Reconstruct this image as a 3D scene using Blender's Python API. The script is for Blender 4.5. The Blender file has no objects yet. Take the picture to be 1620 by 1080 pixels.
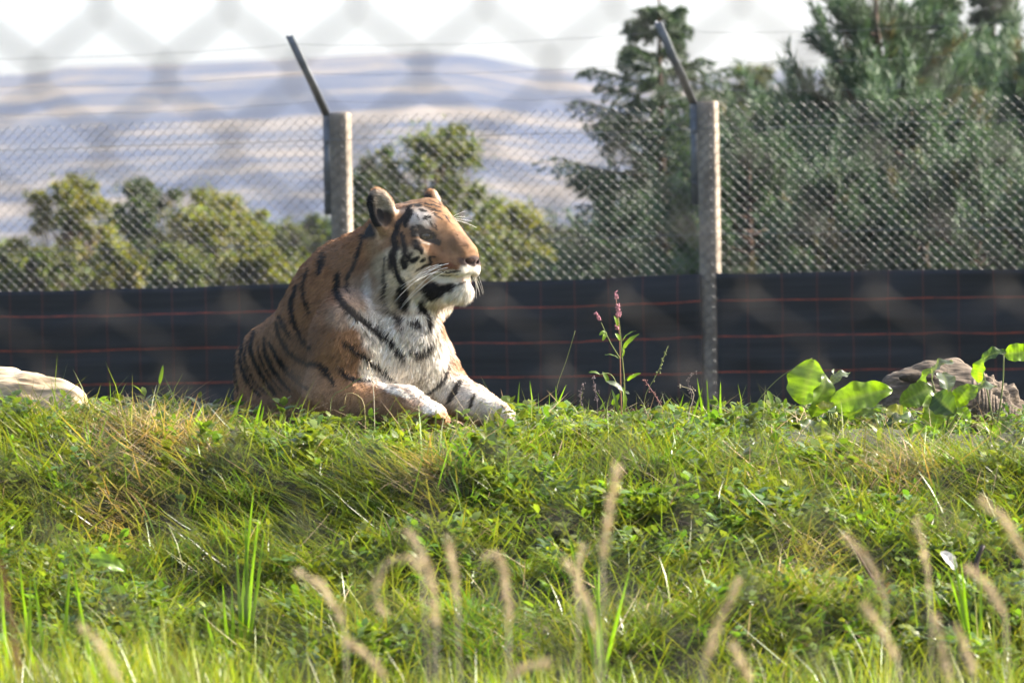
import bpy, math, random
import numpy as np
from mathutils import Vector, Matrix

rng = np.random.default_rng(7)
random.seed(7)
S = bpy.context.scene
COL = S.collection
R = math.radians

# ------------------------------------------------------------------ camera
FPX, CX, CY, CAMZ = 8576.0, 810.0, 540.0, 1.6      # focal length in photograph pixels
PITCH, ROLL = math.atan(100 / FPX), R(0.9)
_r0 = np.array([math.cos(ROLL), 0, -math.sin(ROLL)])
_u0 = np.array([math.sin(ROLL), 0, math.cos(ROLL)])
_f0 = np.array([0, 1.0, 0])
CF = _f0 * math.cos(PITCH) + _u0 * math.sin(PITCH)
CU = _u0 * math.cos(PITCH) - _f0 * math.sin(PITCH)
CR = _r0
CAM = np.array([0, 0, CAMZ])

cam_d = bpy.data.cameras.new('camera')
cam = bpy.data.objects.new('camera', cam_d)
COL.objects.link(cam)
cam.matrix_world = Matrix(((CR[0], CU[0], -CF[0], CAM[0]), (CR[1], CU[1], -CF[1], CAM[1]),
                           (CR[2], CU[2], -CF[2], CAM[2]), (0, 0, 0, 1)))
cam_d.sensor_width = 36
cam_d.lens = 36 * FPX / 1620
cam_d.clip_start = 0.1
cam_d.clip_end = 9000
cam_d.dof.use_dof = True
cam_d.dof.focus_distance = 16.7
cam_d.dof.aperture_fstop = 8.0
S.camera = cam

# ------------------------------------------------------------------ sky, sun, exposure
SUN_EL, SUN_AZ = R(35), R(76)                       # azimuth from +Y towards +X
w = bpy.data.worlds.new('World')
S.world = w
w.use_nodes = True
_nt = w.node_tree
_sk = _nt.nodes.new('ShaderNodeTexSky')
_sk.sky_type = 'NISHITA'
_sk.sun_disc = False
_sk.sun_elevation = SUN_EL
_sk.sun_rotation = SUN_AZ
_sk.air_density = 1.0
_sk.dust_density = 6.0
_sk.ozone_density = 1.0
_nt.links.new(_sk.outputs[0], _nt.nodes['Background'].inputs[0])
_nt.nodes['Background'].inputs[1].default_value = 0.15
sun_d = bpy.data.lights.new('sun', 'SUN')
sun_d.energy = 5.0
sun_d.angle = R(0.5)
sun_d.color = (1.0, 0.94, 0.84)
sun = bpy.data.objects.new('sun', sun_d)
COL.objects.link(sun)
SDIR = Vector((math.cos(SUN_EL) * math.sin(SUN_AZ), math.cos(SUN_EL) * math.cos(SUN_AZ), math.sin(SUN_EL)))
sun.rotation_euler = SDIR.to_track_quat('Z', 'Y').to_euler()
sun.location = (20, 10, 20)
S.view_settings.view_transform = 'Standard'
S.view_settings.look = 'None'
S.view_settings.gamma = 1
S.view_settings.use_curve_mapping = False
S.view_settings.exposure = 1.85
S.render.engine = 'CYCLES'
S.cycles.use_denoising = True
S.cycles.max_bounces = 6
S.cycles.diffuse_bounces = 2
S.cycles.glossy_bounces = 2
S.cycles.transmission_bounces = 3
S.cycles.transparent_max_bounces = 8
S.cycles.volume_bounces = 0
S.cycles.caustics_reflective = False
S.cycles.caustics_refractive = False


# ------------------------------------------------------------------ helpers
def at(px, py, d):
    """World point on the ray of photograph pixel (px, py) at world depth y = d."""
    v = CF + CR * (px - CX) / FPX + CU * (CY - py) / FPX
    return CAM + v * (d / v[1])


def proj(P):
    """Photograph pixel of world points."""
    q = np.asarray(P, float) - CAM
    z = q @ CF
    return np.stack([CX + FPX * (q @ CR) / z, CY - FPX * (q @ CU) / z], -1)


def mesh_np(name, V, faces, mat=None, parent=None, col=None, smooth=False, link=True):
    """faces: list of (n, k) int arrays, one per polygon size."""
    me = bpy.data.meshes.new(name)
    V = np.ascontiguousarray(V, np.float32)
    if not isinstance(faces, (list, tuple)):
        faces = [faces]
    faces = [np.asarray(f, np.int32) for f in faces if len(f)]
    loops = np.concatenate([f.ravel() for f in faces])
    tot = np.concatenate([np.full(len(f), f.shape[1], np.int32) for f in faces])
    start = np.concatenate([[0], np.cumsum(tot)[:-1]]).astype(np.int32)
    me.vertices.add(len(V)); me.vertices.foreach_set('co', V.ravel())
    me.loops.add(len(loops)); me.loops.foreach_set('vertex_index', loops)
    me.polygons.add(len(tot)); me.polygons.foreach_set('loop_start', start)
    me.polygons.foreach_set('loop_total', tot)
    if smooth:
        me.polygons.foreach_set('use_smooth', np.ones(len(tot), bool))
    if col is not None:
        a = me.color_attributes.new('col', 'FLOAT_COLOR', 'POINT')
        c4 = np.ones((len(V), 4), np.float32); c4[:, :3] = col
        a.data.foreach_set('color', c4.ravel())
    me.update(calc_edges=True)
    if mat:
        me.materials.append(mat)
    if not link:
        return me
    return obj(name, me, parent)


def obj(name, me, parent=None):
    o = bpy.data.objects.new(name, me)
    COL.objects.link(o)
    if parent is not None:
        o.parent = parent
        o.matrix_parent_inverse = Matrix.Translation(-parent.location) if parent.type == 'EMPTY' else Matrix()
    return o


def tag(o, label=None, cat=None, group=None, kind=None):
    if label: o['label'] = label
    if cat: o['category'] = cat
    if group: o['group'] = group
    if kind: o['kind'] = kind
    return o


def empty(name, loc, label, cat, group=None):
    o = bpy.data.objects.new(name, None)
    COL.objects.link(o)
    o.location = [float(c) for c in loc]
    o.empty_display_size = 0.1
    return tag(o, label, cat, group)


def lerp(a, b, t):
    return a + (b - a) * t


def smooth01(x):
    x = np.clip(x, 0, 1)
    return x * x * (3 - 2 * x)


def resample(pts, n):
    pts = np.asarray(pts, float)
    if len(pts) > 2:                                   # Catmull-Rom
        P = np.vstack([2 * pts[0] - pts[1], pts, 2 * pts[-1] - pts[-2]])
        out = []
        for i in range(1, len(P) - 2):
            t = np.linspace(0, 1, 12, endpoint=False)[:, None]
            a, b, c, d = P[i - 1], P[i], P[i + 1], P[i + 2]
            out.append(0.5 * (2 * b + (c - a) * t + (2 * a - 5 * b + 4 * c - d) * t ** 2 + (3 * b - a - 3 * c + d) * t ** 3))
        pts = np.vstack(out + [P[-2][None]])
    s = np.concatenate([[0], np.cumsum(np.linalg.norm(np.diff(pts, axis=0), axis=1))])
    t = np.linspace(0, s[-1], n)
    return np.stack([np.interp(t, s, pts[:, k]) for k in range(pts.shape[1])], -1)


def tube(pts, rad, sides=6, cap=True):
    """Tube along a polyline; returns V, [quads, tris]."""
    pts = np.asarray(pts, float)
    n = len(pts)
    rad = np.broadcast_to(np.asarray(rad, float), (n,))
    T = np.gradient(pts, axis=0)
    T /= np.linalg.norm(T, axis=1)[:, None] + 1e-12
    ref = np.array([0, 0, 1.0]) if abs(T[:, 2]).mean() < 0.8 else np.array([0, 1.0, 0])
    A = np.cross(T, ref); A /= np.linalg.norm(A, axis=1)[:, None] + 1e-12
    B = np.cross(T, A)
    ang = np.linspace(0, 2 * math.pi, sides, endpoint=False)
    V = pts[:, None] + rad[:, None, None] * (A[:, None] * np.cos(ang)[None, :, None] + B[:, None] * np.sin(ang)[None, :, None])
    V = V.reshape(-1, 3)
    i = np.arange(n - 1)[:, None] * sides
    j = np.arange(sides)[None]
    j2 = (j + 1) % sides
    Q = np.stack([i + j, i + j2, i + sides + j2, i + sides + j], -1).reshape(-1, 4)
    F = [Q]
    if cap:
        V = np.vstack([V, pts[0], pts[-1]])
        a, b = n * sides, n * sides + 1
        k = np.arange(sides); k2 = (k + 1) % sides
        F.append(np.vstack([np.stack([np.full(sides, a), k2, k], -1),
                            np.stack([np.full(sides, b), (n - 1) * sides + k, (n - 1) * sides + k2], -1)]))
    return V, F


def join(parts):
    """parts: list of (V, [face arrays], optional colour) -> V, faces, col"""
    Vs, Q, T, C, off = [], [], [], [], 0
    for p in parts:
        V, F = p[0], p[1]
        for f in F:
            (Q if f.shape[1] == 4 else T).append(f + off)
        Vs.append(V)
        if len(p) > 2:
            C.append(np.broadcast_to(np.asarray(p[2], float), (len(V), 3)))
        off += len(V)
    F = []
    if Q: F.append(np.vstack(Q))
    if T: F.append(np.vstack(T))
    return np.vstack(Vs), F, (np.vstack(C) if C else None)


def vnoise(P, scale, seed=0):
    """Cheap smooth value noise in [-1, 1] of points (n, 3)."""
    P = np.asarray(P, float) * scale + seed * 17.31
    I = np.floor(P).astype(np.int64); f = P - I
    f = f * f * (3 - 2 * f)
    out = 0
    for dx in (0, 1):
        for dy in (0, 1):
            for dz in (0, 1):
                h = (I[..., 0] + dx) * 374761393 + (I[..., 1] + dy) * 668265263 + (I[..., 2] + dz) * 2147483647 + seed * 974711
                h = (h ^ (h >> 13)) * 1274126177
                h = ((h ^ (h >> 16)) & 0xffff) / 32767.5 - 1
                wt = (f[..., 0] if dx else 1 - f[..., 0]) * (f[..., 1] if dy else 1 - f[..., 1]) * (f[..., 2] if dz else 1 - f[..., 2])
                out = out + wt * h
    return out


class N:
    """Tiny node-tree builder."""
    def __init__(s, name):
        s.m = bpy.data.materials.new(name); s.m.use_nodes = True
        s.t = s.m.node_tree; s.b = s.t.nodes['Principled BSDF']; s.out = s.t.nodes['Material Output']

    def n(s, typ, **kw):
        x = s.t.nodes.new(typ)
        for k, v in kw.items():
            if k.startswith('i_'):
                x.inputs[k[2:].replace('_', ' ')].default_value = v
            else:
                setattr(x, k, v)
        return x

    def l(s, a, b):
        s.t.links.new(a, b)

    def set(s, **kw):
        for k, v in kw.items():
            s.b.inputs[k.replace('_', ' ')].default_value = v


def ramp(nb, fac, stops):
    r = nb.n('ShaderNodeValToRGB')
    e = r.color_ramp.elements
    while len(e) < len(stops): e.new(0.5)
    for i, (p, c) in enumerate(stops):
        e[i].position = p; e[i].color = (*c, 1)
    nb.l(fac, r.inputs[0])
    return r


def noise_mat(name, stops, scale=8, detail=5, rough=0.85, bump=0.0, stretch=(1, 1, 1), spec=0.3, bscale=None, metal=0.0):
    nb = N(name)
    tc = nb.n('ShaderNodeTexCoord')
    mp = nb.n('ShaderNodeMapping'); mp.inputs['Scale'].default_value = stretch
    nb.l(tc.outputs['Object'], mp.inputs[0])
    nz = nb.n('ShaderNodeTexNoise', i_Scale=scale, i_Detail=detail, i_Roughness=0.65)
    nb.l(mp.outputs[0], nz.inputs['Vector'])
    r = ramp(nb, nz.outputs[0], stops)
    nb.l(r.outputs[0], nb.b.inputs['Base Color'])
    nb.set(Roughness=rough, Specular_IOR_Level=spec, Metallic=metal)
    if bump:
        n2 = nb.n('ShaderNodeTexNoise', i_Scale=bscale or scale * 3, i_Detail=6)
        nb.l(mp.outputs[0], n2.inputs['Vector'])
        bp = nb.n('ShaderNodeBump', i_Strength=bump, i_Distance=0.02)
        nb.l(n2.outputs[0], bp.inputs['Height'])
        nb.l(bp.outputs[0], nb.b.inputs['Normal'])
    return nb.m


def leaf_mat(name, transl=0.45, rough=0.5, spec=0.35, tint=(1.25, 1.35, 0.55)):
    """Colour from the 'col' attribute; diffuse + translucent, a little gloss."""
    nb = N(name)
    at_ = nb.n('ShaderNodeAttribute', attribute_name='col')
    nb.l(at_.outputs['Color'], nb.b.inputs['Base Color'])
    nb.set(Roughness=rough, Specular_IOR_Level=spec)
    mul = nb.n('ShaderNodeMix', data_type='RGBA', blend_type='MULTIPLY')
    mul.inputs[0].default_value = 1.0
    nb.l(at_.outputs['Color'], mul.inputs[6]); mul.inputs[7].default_value = (*tint, 1)
    tr = nb.n('ShaderNodeBsdfTranslucent')
    nb.l(mul.outputs[2], tr.inputs['Color'])
    mx = nb.n('ShaderNodeMixShader'); mx.inputs[0].default_value = transl
    nb.l(nb.b.outputs[0], mx.inputs[1]); nb.l(tr.outputs[0], mx.inputs[2])
    nb.l(mx.outputs[0], nb.out.inputs['Surface'])
    return nb.m


def attr_mat(name, rough=0.8, spec=0.2, sheen=0.0):
    nb = N(name)
    at_ = nb.n('ShaderNodeAttribute', attribute_name='col')
    nb.l(at_.outputs['Color'], nb.b.inputs['Base Color'])
    nb.set(Roughness=rough, Specular_IOR_Level=spec, Sheen_Weight=sheen)
    return nb.m


def plain_mat(name, c, rough=0.6, spec=0.4, metal=0.0):
    nb = N(name)
    nb.set(Base_Color=(*c, 1), Roughness=rough, Specular_IOR_Level=spec, Metallic=metal)
    return nb.m


M = {}
FUR_COUNT = 260000
HAZE = 0.00012

# ------------------------------------------------------------------ ground
_GD = np.array([-6, 3, 6, 10, 11.5, 12.5, 13.2, 13.8, 14.4, 15.0, 15.6, 16.2, 17.0, 18, 20, 24, 30, 36, 45, 60, 90, 150, 300, 600, 900.0])
_GZ = np.array([0, 0, .12, .62, .78, .88, 1.00, 1.17, 1.33, 1.435, 1.49, 1.51, 1.495, 1.43, 1.32, 1.28, 1.24, 1.0, .3, -1.2, -2.5, -5, -12, -18, -12])


def gz(x, y):
    x = np.asarray(x, float); y = np.asarray(y, float)
    z = np.interp(y, _GD, _GZ)
    z = (z + np.interp(y - 0.25, _GD, _GZ) + np.interp(y + 0.25, _GD, _GZ)) / 3
    P = np.stack([x, y, np.zeros_like(x)], -1)
    near = smooth01((y - 9) / 2) * smooth01((26 - y) / 6)
    z = z + near * ((0.03 + 0.09 * smooth01((15.3 - y) / 1.0)) * vnoise(P, 1.6, 1) + 0.065 * smooth01((16 - y) / 1.0) * vnoise(P, 3.6, 2) + 0.012 * vnoise(P, 9, 3))
    for (hx, hy, rx, ry, dp) in ((-1.02, 14.5, .22, .28, .11), (-.52, 14.6, .30, .25, .12), (-.30, 15.15, .22, .16, .07), (-.78, 13.9, .3, .25, .10),
                                 (-1.3, 14.3, .2, .3, .10), (.25, 14.0, .3, .2, .07), (.95, 13.6, .3, .2, .09), (-.72, 15.0, .2, .18, -.04), (-.15, 14.2, .18, .2, -.05)):
        z = z - dp * np.exp(-((x - hx) / rx) ** 2 - ((y - hy) / ry) ** 2)
    z = z + 0.03 * smooth01((0.35 - x) / 0.45) * smooth01((y - 14.9) / 0.5) * smooth01((16.9 - y) / 0.6)
    z = z - 0.016 * x * near * 1.2
    far = smooth01((y - 40) / 60)
    return z + far * 1.0 * vnoise(P, 0.03, 4)


def grid(xs, ys, zf):
    X, Y = np.meshgrid(xs, ys)
    V = np.stack([X, Y, zf(X, Y)], -1).reshape(-1, 3)
    nx, ny = len(xs), len(ys)
    i = np.arange(ny - 1)[:, None] * nx + np.arange(nx - 1)[None]
    return V, np.stack([i, i + 1, i + nx + 1, i + nx], -1).reshape(-1, 4)


M['earth'] = noise_mat('mound_earth', [(0.3, (0.018, 0.017, 0.01)), (0.55, (0.032, 0.036, 0.014)), (0.8, (0.07, 0.055, 0.03))], 6, 8, 0.95, 0.6)
_xs = np.concatenate([[-900, -500, -260, -130, -60, -30, -15, -8, -5], np.linspace(-3.4, 3.4, 120), [5, 8, 15, 30, 60, 130, 260, 500, 900]])
_ys = np.concatenate([np.linspace(-6, 10, 16), np.linspace(10.3, 20, 120), np.linspace(20.5, 40, 20), [45, 52, 60, 75, 90, 120, 150, 200, 300, 450, 600, 750, 900]])
gv, gq = grid(_xs, _ys, gz)
ground = mesh_np('ground', gv, gq, M['earth'], smooth=True)
tag(ground, kind='structure')

# far hillside: rises from the valley to the ridge seen in the photograph
RD = 1700.0
_ridge = np.array([(-900, 150), (-400, 125), (0, 118), (60, 114), (90, 104), (180, 101), (300, 97), (430, 90), (540, 84), (640, 78), (700, 79), (760, 84),
                   (850, 103), (960, 111), (1100, 117), (1180, 112), (1260, 106), (1400, 112), (1600, 120), (2000, 130), (2600, 150)], float)
_rw = np.array([at(a, b, RD) for a, b in _ridge])


def hz(x, y):
    t = np.clip((y - 800) / (RD - 800), 0, 1.6)
    top = np.interp(x * RD / np.maximum(y, 1), _rw[:, 0], _rw[:, 2])
    P = np.stack([x, y, np.zeros_like(x)], -1)
    prof = np.where(t <= 1, 0.75 * t ** 1.15 + 0.25 * smooth01(t) + 0.0, 1 - (t - 1) * 0.5)
    und = (7 * vnoise(P, 0.006, 6) + 3 * vnoise(P, 0.016, 7)) * smooth01(t * 3) * np.clip(1.15 - t, 0.12, 1)
    return -14 + (top + 14) * prof + und


hb = N('hill_grass_blue_shade')
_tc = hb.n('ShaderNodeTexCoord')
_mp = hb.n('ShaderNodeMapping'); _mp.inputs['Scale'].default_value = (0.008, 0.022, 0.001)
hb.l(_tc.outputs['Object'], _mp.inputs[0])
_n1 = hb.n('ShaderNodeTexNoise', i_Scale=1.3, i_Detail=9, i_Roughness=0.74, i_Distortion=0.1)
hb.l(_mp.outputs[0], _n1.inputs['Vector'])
_rp = ramp(hb, _n1.outputs[0], [(0.44, (0.008, 0.014, 0.038)), (0.505, (0.02, 0.027, 0.046)), (0.545, (0.085, 0.07, 0.053)), (0.66, (0.15, 0.122, 0.09))])  # tan grass; dark heather and woods with hazy blue shade mixed into the colour
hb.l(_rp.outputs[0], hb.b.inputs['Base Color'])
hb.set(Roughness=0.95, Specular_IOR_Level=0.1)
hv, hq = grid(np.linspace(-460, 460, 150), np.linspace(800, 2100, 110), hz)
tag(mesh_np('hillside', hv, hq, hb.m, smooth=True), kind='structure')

# ------------------------------------------------------------------ trees beyond the fence
M['bark'] = noise_mat('bark', [(0.3, (0.05, 0.035, 0.025)), (0.7, (0.16, 0.11, 0.08))], 20, 6, 0.9, 0.5, (1, 1, 0.3))
M['pinebark'] = noise_mat('pine_bark', [(0.3, (0.06, 0.04, 0.03)), (0.7, (0.15, 0.10, 0.075))], 20, 6, 0.9, 0.5, (1, 1, 0.3))
M['treeleaf'] = leaf_mat('tree_leaves', 0.42, 0.55, 0.3, (1.3, 1.3, 0.6))
M['needle'] = leaf_mat('conifer_needles', 0.22, 0.5, 0.35, (1.1, 1.2, 0.8))


def leaf_quads(P, D, Nn, ln, wd, fold=0.25):
    """Diamond leaves at P pointing D with normal Nn: 4 verts, 2 tris each."""
    Sd = np.cross(D, Nn); Sd /= np.linalg.norm(Sd, axis=1)[:, None] + 1e-9
    ln = np.asarray(ln)[:, None]; wd = np.asarray(wd)[:, None]
    mid = P + D * ln * 0.5
    V = np.stack([P, mid + Sd * wd + Nn * wd * fold, P + D * ln, mid - Sd * wd + Nn * wd * fold], 1).reshape(-1, 3)
    k = np.arange(len(P))[:, None] * 4
    return V, [np.vstack([k + np.array([0, 1, 2]), k + np.array([0, 2, 3])])]


def rdir(r, n):
    v = r.normal(size=(n, 3))
    return v / np.linalg.norm(v, axis=1)[:, None]


def broadleaf(px, ptop, hw, d, seed, tint, label, pbot=500, leaves=15000, name='broadleaf_tree', cat='tree', group='broadleaf trees beyond the fence'):
    r = np.random.default_rng(seed)
    top = at(px, ptop, d); bot = at(px, pbot, d)
    s = d / FPX
    base = np.array([top[0], d, float(gz(top[0], d)) - 0.1])
    W, H = hw * s * 1.22, (pbot - ptop) * s
    cz = (top[2] + bot[2]) / 2
    t = empty(name, base, label, cat, group)
    # limbs and clump centres
    nc = 80
    u = r.random(nc) ** 0.6
    ang = r.uniform(0, 2 * math.pi, nc)
    hgt = r.uniform(-0.5, 0.5, nc)
    prof = np.sqrt(np.clip(1 - (np.clip(hgt, -0.05, 0.5) * 1.9) ** 2, 0.03, 1))
    cc = np.stack([base[0] + np.cos(ang) * u * W * 0.85 * prof, d + np.sin(ang) * u * W * 0.85 * prof, cz + hgt * H * 0.9], -1)
    cr = r.uniform(0.07, 0.24, nc) * W
    outl = r.random(nc) < 0.3
    cc[outl, :2] = base[:2] + (cc[outl, :2] - base[:2]) * 1.35
    cc[outl, 2] += r.uniform(-.03, .09, outl.sum()) * H
    cr[outl] *= 0.7
    parts = []
    trunk = resample(np.stack([base, lerp(base, [base[0], d, cz], 0.5) + r.normal(0, .06, 3), [base[0], d, cz + 0.2 * H]]), 10)
    parts.append(tube(trunk, np.linspace(0.10, 0.03, 10) * max(W, .8), 7))
    for k in range(nc):
        j = trunk[r.integers(4, 10)]
        parts.append(tube(resample(np.stack([j, (j + cc[k]) / 2 + r.normal(0, .05 * W, 3), cc[k]]), 6), np.linspace(0.028, 0.008, 6) * max(W, .8), 4))
    v, f, _ = join(parts)
    mesh_np('trunk', v, f, M['bark'], t, smooth=True)
    ci = r.integers(0, nc, leaves)
    off = rdir(r, leaves) * np.abs(r.normal(0, 0.75, leaves))[:, None]
    off[:, 2] *= 0.75
    P = cc[ci] + off * cr[ci][:, None] * 1.15
    D = rdir(r, leaves) + [0, 0, -0.3]; D /= np.linalg.norm(D, axis=1)[:, None]
    Nn = rdir(r, leaves) + [0, 0, 0.6]
    ln = r.uniform(6, 12, leaves) * s
    V, F = leaf_quads(P, D, Nn / np.linalg.norm(Nn, axis=1)[:, None], ln, ln * 0.36)
    cvar = np.array(tint) * r.uniform(0.7, 1.3, (nc, 1))[ci] * r.uniform(0.75, 1.3, (leaves, 1))
    cvar[:, 0] *= r.uniform(0.8, 1.35, leaves)
    mesh_np('crown', V, F, M['treeleaf'], t, np.repeat(cvar, 4, 0))
    return t


YG, DG, MG = (0.125, 0.14, 0.030), (0.05, 0.075, 0.028), (0.085, 0.11, 0.032)
for a in [
    (18, 385, 62, 84, 11, MG, 'olive green bushy tree at the edge beside the loose yellow-green tree'),
    (112, 284, 62, 80, 12, YG, 'loose yellow-green tree between olive bush and dark round tree'),
    (232, 286, 66, 92, 13, DG, 'dark green round-topped tree between two yellow-green trees'),
    (335, 306, 82, 83, 14, YG, 'broad yellow-green tree left of the fence post behind the tiger'),
    (440, 352, 58, 88, 15, MG, 'low mid-green tree directly behind the tiger\'s back'),
    (505, 338, 44, 96, 16, DG, 'small dark green tree just left of a concrete fence post'),
    (592, 246, 50, 82, 17, DG, 'dark green tree just right of the concrete post, above the tiger'),
    (690, 206, 96, 74, 18, MG, 'tall mid-green tree rising behind the tiger\'s head'),
    (800, 318, 74, 80, 19, YG, 'yellow-green tree in front of the tiger\'s nose, beyond the fence'),
    (890, 366, 62, 86, 20, MG, 'low green tree at the foot of the tall spruce'),
]:
    broadleaf(*a)
for a in [(1195, 98, 66, 110, 21, (0.07, 0.085, 0.045), 'grey-green distant tree between spruce and big pine'),
          (1268, 150, 50, 105, 22, (0.05, 0.07, 0.045), 'dark distant tree at the left foot of the big pine')]:
    broadleaf(*a, pbot=420)

for k, (px_, pt_, hw_, d_, tn_, lb_) in enumerate([
    (65, 395, 55, 72, MG, 'low shrub filling the gap beside the loose yellow-green tree'), (172, 385, 50, 74, YG, 'low yellowish shrub between the loose tree and the dark round tree'),
    (285, 392, 55, 72, MG, 'low shrub at the foot of the broad yellow-green tree'), (395, 395, 60, 73, YG, 'low yellowish shrub behind the tiger\'s lower back'),
    (565, 380, 50, 72, MG, 'low shrub seen just behind the tiger\'s neck'), (755, 400, 55, 71, MG, 'low shrub just above the cloth in front of the tiger\'s nose'),
    (850, 395, 55, 72, YG, 'low yellowish shrub above the cloth, left of the spruce'), (930, 385, 55, 70, DG, 'low dark shrub at the foot of the spruce')]):
    broadleaf(px_, pt_, hw_, d_, 60 + k, tn_, lb_, 500, 7000, 'shrub', 'shrub', 'low shrubs beyond the fence')


def needles(P0, P1, r, per, nl, nw, spread=0.75):
    """Bottle-brush needles along segments P0->P1."""
    n = len(P0)
    T = P1 - P0; L = np.linalg.norm(T, axis=1)[:, None]; T = T / (L + 1e-9)
    t = r.random((n, per, 1))
    P = (P0[:, None] + (P1 - P0)[:, None] * t).reshape(-1, 3)
    Tn = np.repeat(T, per, 0)
    a = rdir(r, n * per); a -= Tn * (a * Tn).sum(1)[:, None]; a /= np.linalg.norm(a, axis=1)[:, None] + 1e-9
    D = Tn + a * spread * r.uniform(0.7, 1.4, (n * per, 1)); D /= np.linalg.norm(D, axis=1)[:, None]
    Sd = np.cross(D, rdir(r, n * per)); Sd /= np.linalg.norm(Sd, axis=1)[:, None] + 1e-9
    ln = (nl * r.uniform(0.7, 1.2, n * per))[:, None]
    V = np.stack([P - Sd * nw, P + Sd * nw, P + D * ln], 1).reshape(-1, 3)
    return V, np.arange(n * per * 3).reshape(-1, 3)


def pine_meshes(seed, H, W):
    """Young pine: upswept branches ending in bottle-brush shoots."""
    r = np.random.default_rng(seed)
    wood = [tube(resample([(0, 0, 0), (0.03 * H, 0.02 * H, H * .5), (0, 0, H * .97)], 12), np.linspace(0.022, 0.004, 12) * H, 7)]
    s0, s1 = [], []
    nb_ = 60
    for k in range(nb_):
        h = 0.10 + 0.86 * (k / nb_) ** 0.85
        a = k * 2.399 + r.uniform(-.4, .4)
        reach = W * (1 - h ** 1.6) * r.uniform(0.75, 1.1) + 0.06 * W
        b = np.array([0, 0, h * H * .95])
        up = lerp(0.25, 0.9, h)
        d = np.array([math.cos(a), math.sin(a), 0])
        tip = b + d * reach + np.array([0, 0, reach * up])
        mid = b + d * reach * .55 + np.array([0, 0, reach * up * .3])
        br = resample([b, mid, tip], 9)
        wood.append(tube(br, np.linspace(0.010, 0.003, 9) * H * .5, 4))
        m = int(5 + 9 * reach / W)
        for q in range(m):
            i = r.integers(3, 9)
            p = br[i]
            dd = d * r.uniform(.2, .7) + rdir(r, 1)[0] * .55 + np.array([0, 0, r.uniform(.5, 1.2)])
            dd /= np.linalg.norm(dd)
            ln = r.uniform(.16, .36)
            s0.append(p); s1.append(p + dd * ln)
        s0.append(br[-1]); s1.append(br[-1] + (d * .4 + [0, 0, .9]) * r.uniform(.25, .5))
    s0.append(np.array([0, 0, H * .95])); s1.append(np.array([0, 0, H * 1.06]))
    s0 = np.array(s0); s1 = np.array(s1)
    tv, tf = needles(s0, s1, r, 80, 0.10, 0.0055)
    v, f, _ = join(wood)
    me_w = mesh_np('trunk', v, f, M['pinebark'], link=False, smooth=True)
    shade = np.repeat(r.uniform(0.7, 1.35, len(s0)), 80 * 3)[:, None]
    c = np.array((0.07, 0.11, 0.062)) * shade
    c = np.where(np.repeat(r.random(len(s0)) < 0.04, 80 * 3)[:, None], np.array((0.13, 0.11, 0.05)), c)
    me_n = mesh_np('crown', tv, tf, M['needle'], col=c, link=False)
    return me_w, me_n


def spruce_meshes(seed, H, W):
    r = np.random.default_rng(seed)
    wood = [tube(resample([(0, 0, 0), (0, 0, H * .5), (0, 0, H)], 12), np.linspace(0.02, 0.002, 12) * H, 7)]
    s0, s1 = [], []
    k = 0
    h = 0.03
    while h < 0.985:
        n = r.integers(4, 6)
        for q in range(n):
            a = q * 2 * math.pi / n + k * 1.1 + r.uniform(-.3, .3)
            reach = (W * (1 - h) ** 0.95 + .04) * r.uniform(.6, 1.2)
            d = np.array([math.cos(a), math.sin(a), 0]); b = np.array([0, 0, h * H])
            droop = lerp(-.3, .3, h) + r.uniform(-.18, .12)
            br = resample([b, b + d * reach * .5 + [0, 0, reach * (droop - .06)], b + d * reach + [0, 0, reach * droop + .05]], 10)
            wood.append(tube(br, np.linspace(.012, .003, 10) * (.4 + reach * .5), 4))
            sd = np.array([-d[1], d[0], 0])
            for i in range(2, 10):
                tl = (1 - i / 11) * reach * .55 + .05
                for sgn in (-1, 1):
                    e = br[i] + (d * .55 + sd * sgn * .8) * tl + [0, 0, -tl * .25]
                    m_ = max(1, int(tl / .12))
                    prev = br[i]
                    for w_ in range(m_):
                        nx = lerp(br[i], e, (w_ + 1) / m_)
                        s0.append(prev); s1.append(nx)
                        if r.random() < .7:
                            s0.append(nx); s1.append(nx + (d * .5 - sd * sgn * .2 + rdir(r, 1)[0] * .4) * .09 + [0, 0, -.03])
                        prev = nx
                s0.append(br[i - 1]); s1.append(br[i])
        h += lerp(.022, .032, h) ; k += 1
    s0 = np.array(s0); s1 = np.array(s1)
    s0.setflags(write=True)
    PER = 26
    tv, tf = needles(s0, s1, r, PER, 0.05, 0.0055, 0.9)
    v, f, _ = join(wood)
    me_w = mesh_np('trunk', v, f, M['bark'], link=False, smooth=True)
    c = np.array((0.058, 0.09, 0.044)) * np.repeat(r.uniform(.65, 1.4, len(s0)), PER * 3)[:, None]
    me_n = mesh_np('crown', tv, tf, M['needle'], col=c, link=False)
    return me_w, me_n


def place_conifer(kind, meshes, H, px, ptop, d, rot, label, cat='tree', name=None):
    top = at(px, ptop, d)
    z0 = float(gz(top[0], d)) - 0.1
    sc = (top[2] - z0) / H
    e = empty(name or kind, (top[0], d, z0), label, cat, 'conifers beyond the fence')
    for me, nm in zip(meshes, ('trunk', 'crown')):
        o = bpy.data.objects.new(nm, me); COL.objects.link(o)
        o.parent = e
    e.rotation_euler = (0, 0, rot)
    e.scale = (sc, sc, sc)
    return e


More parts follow.
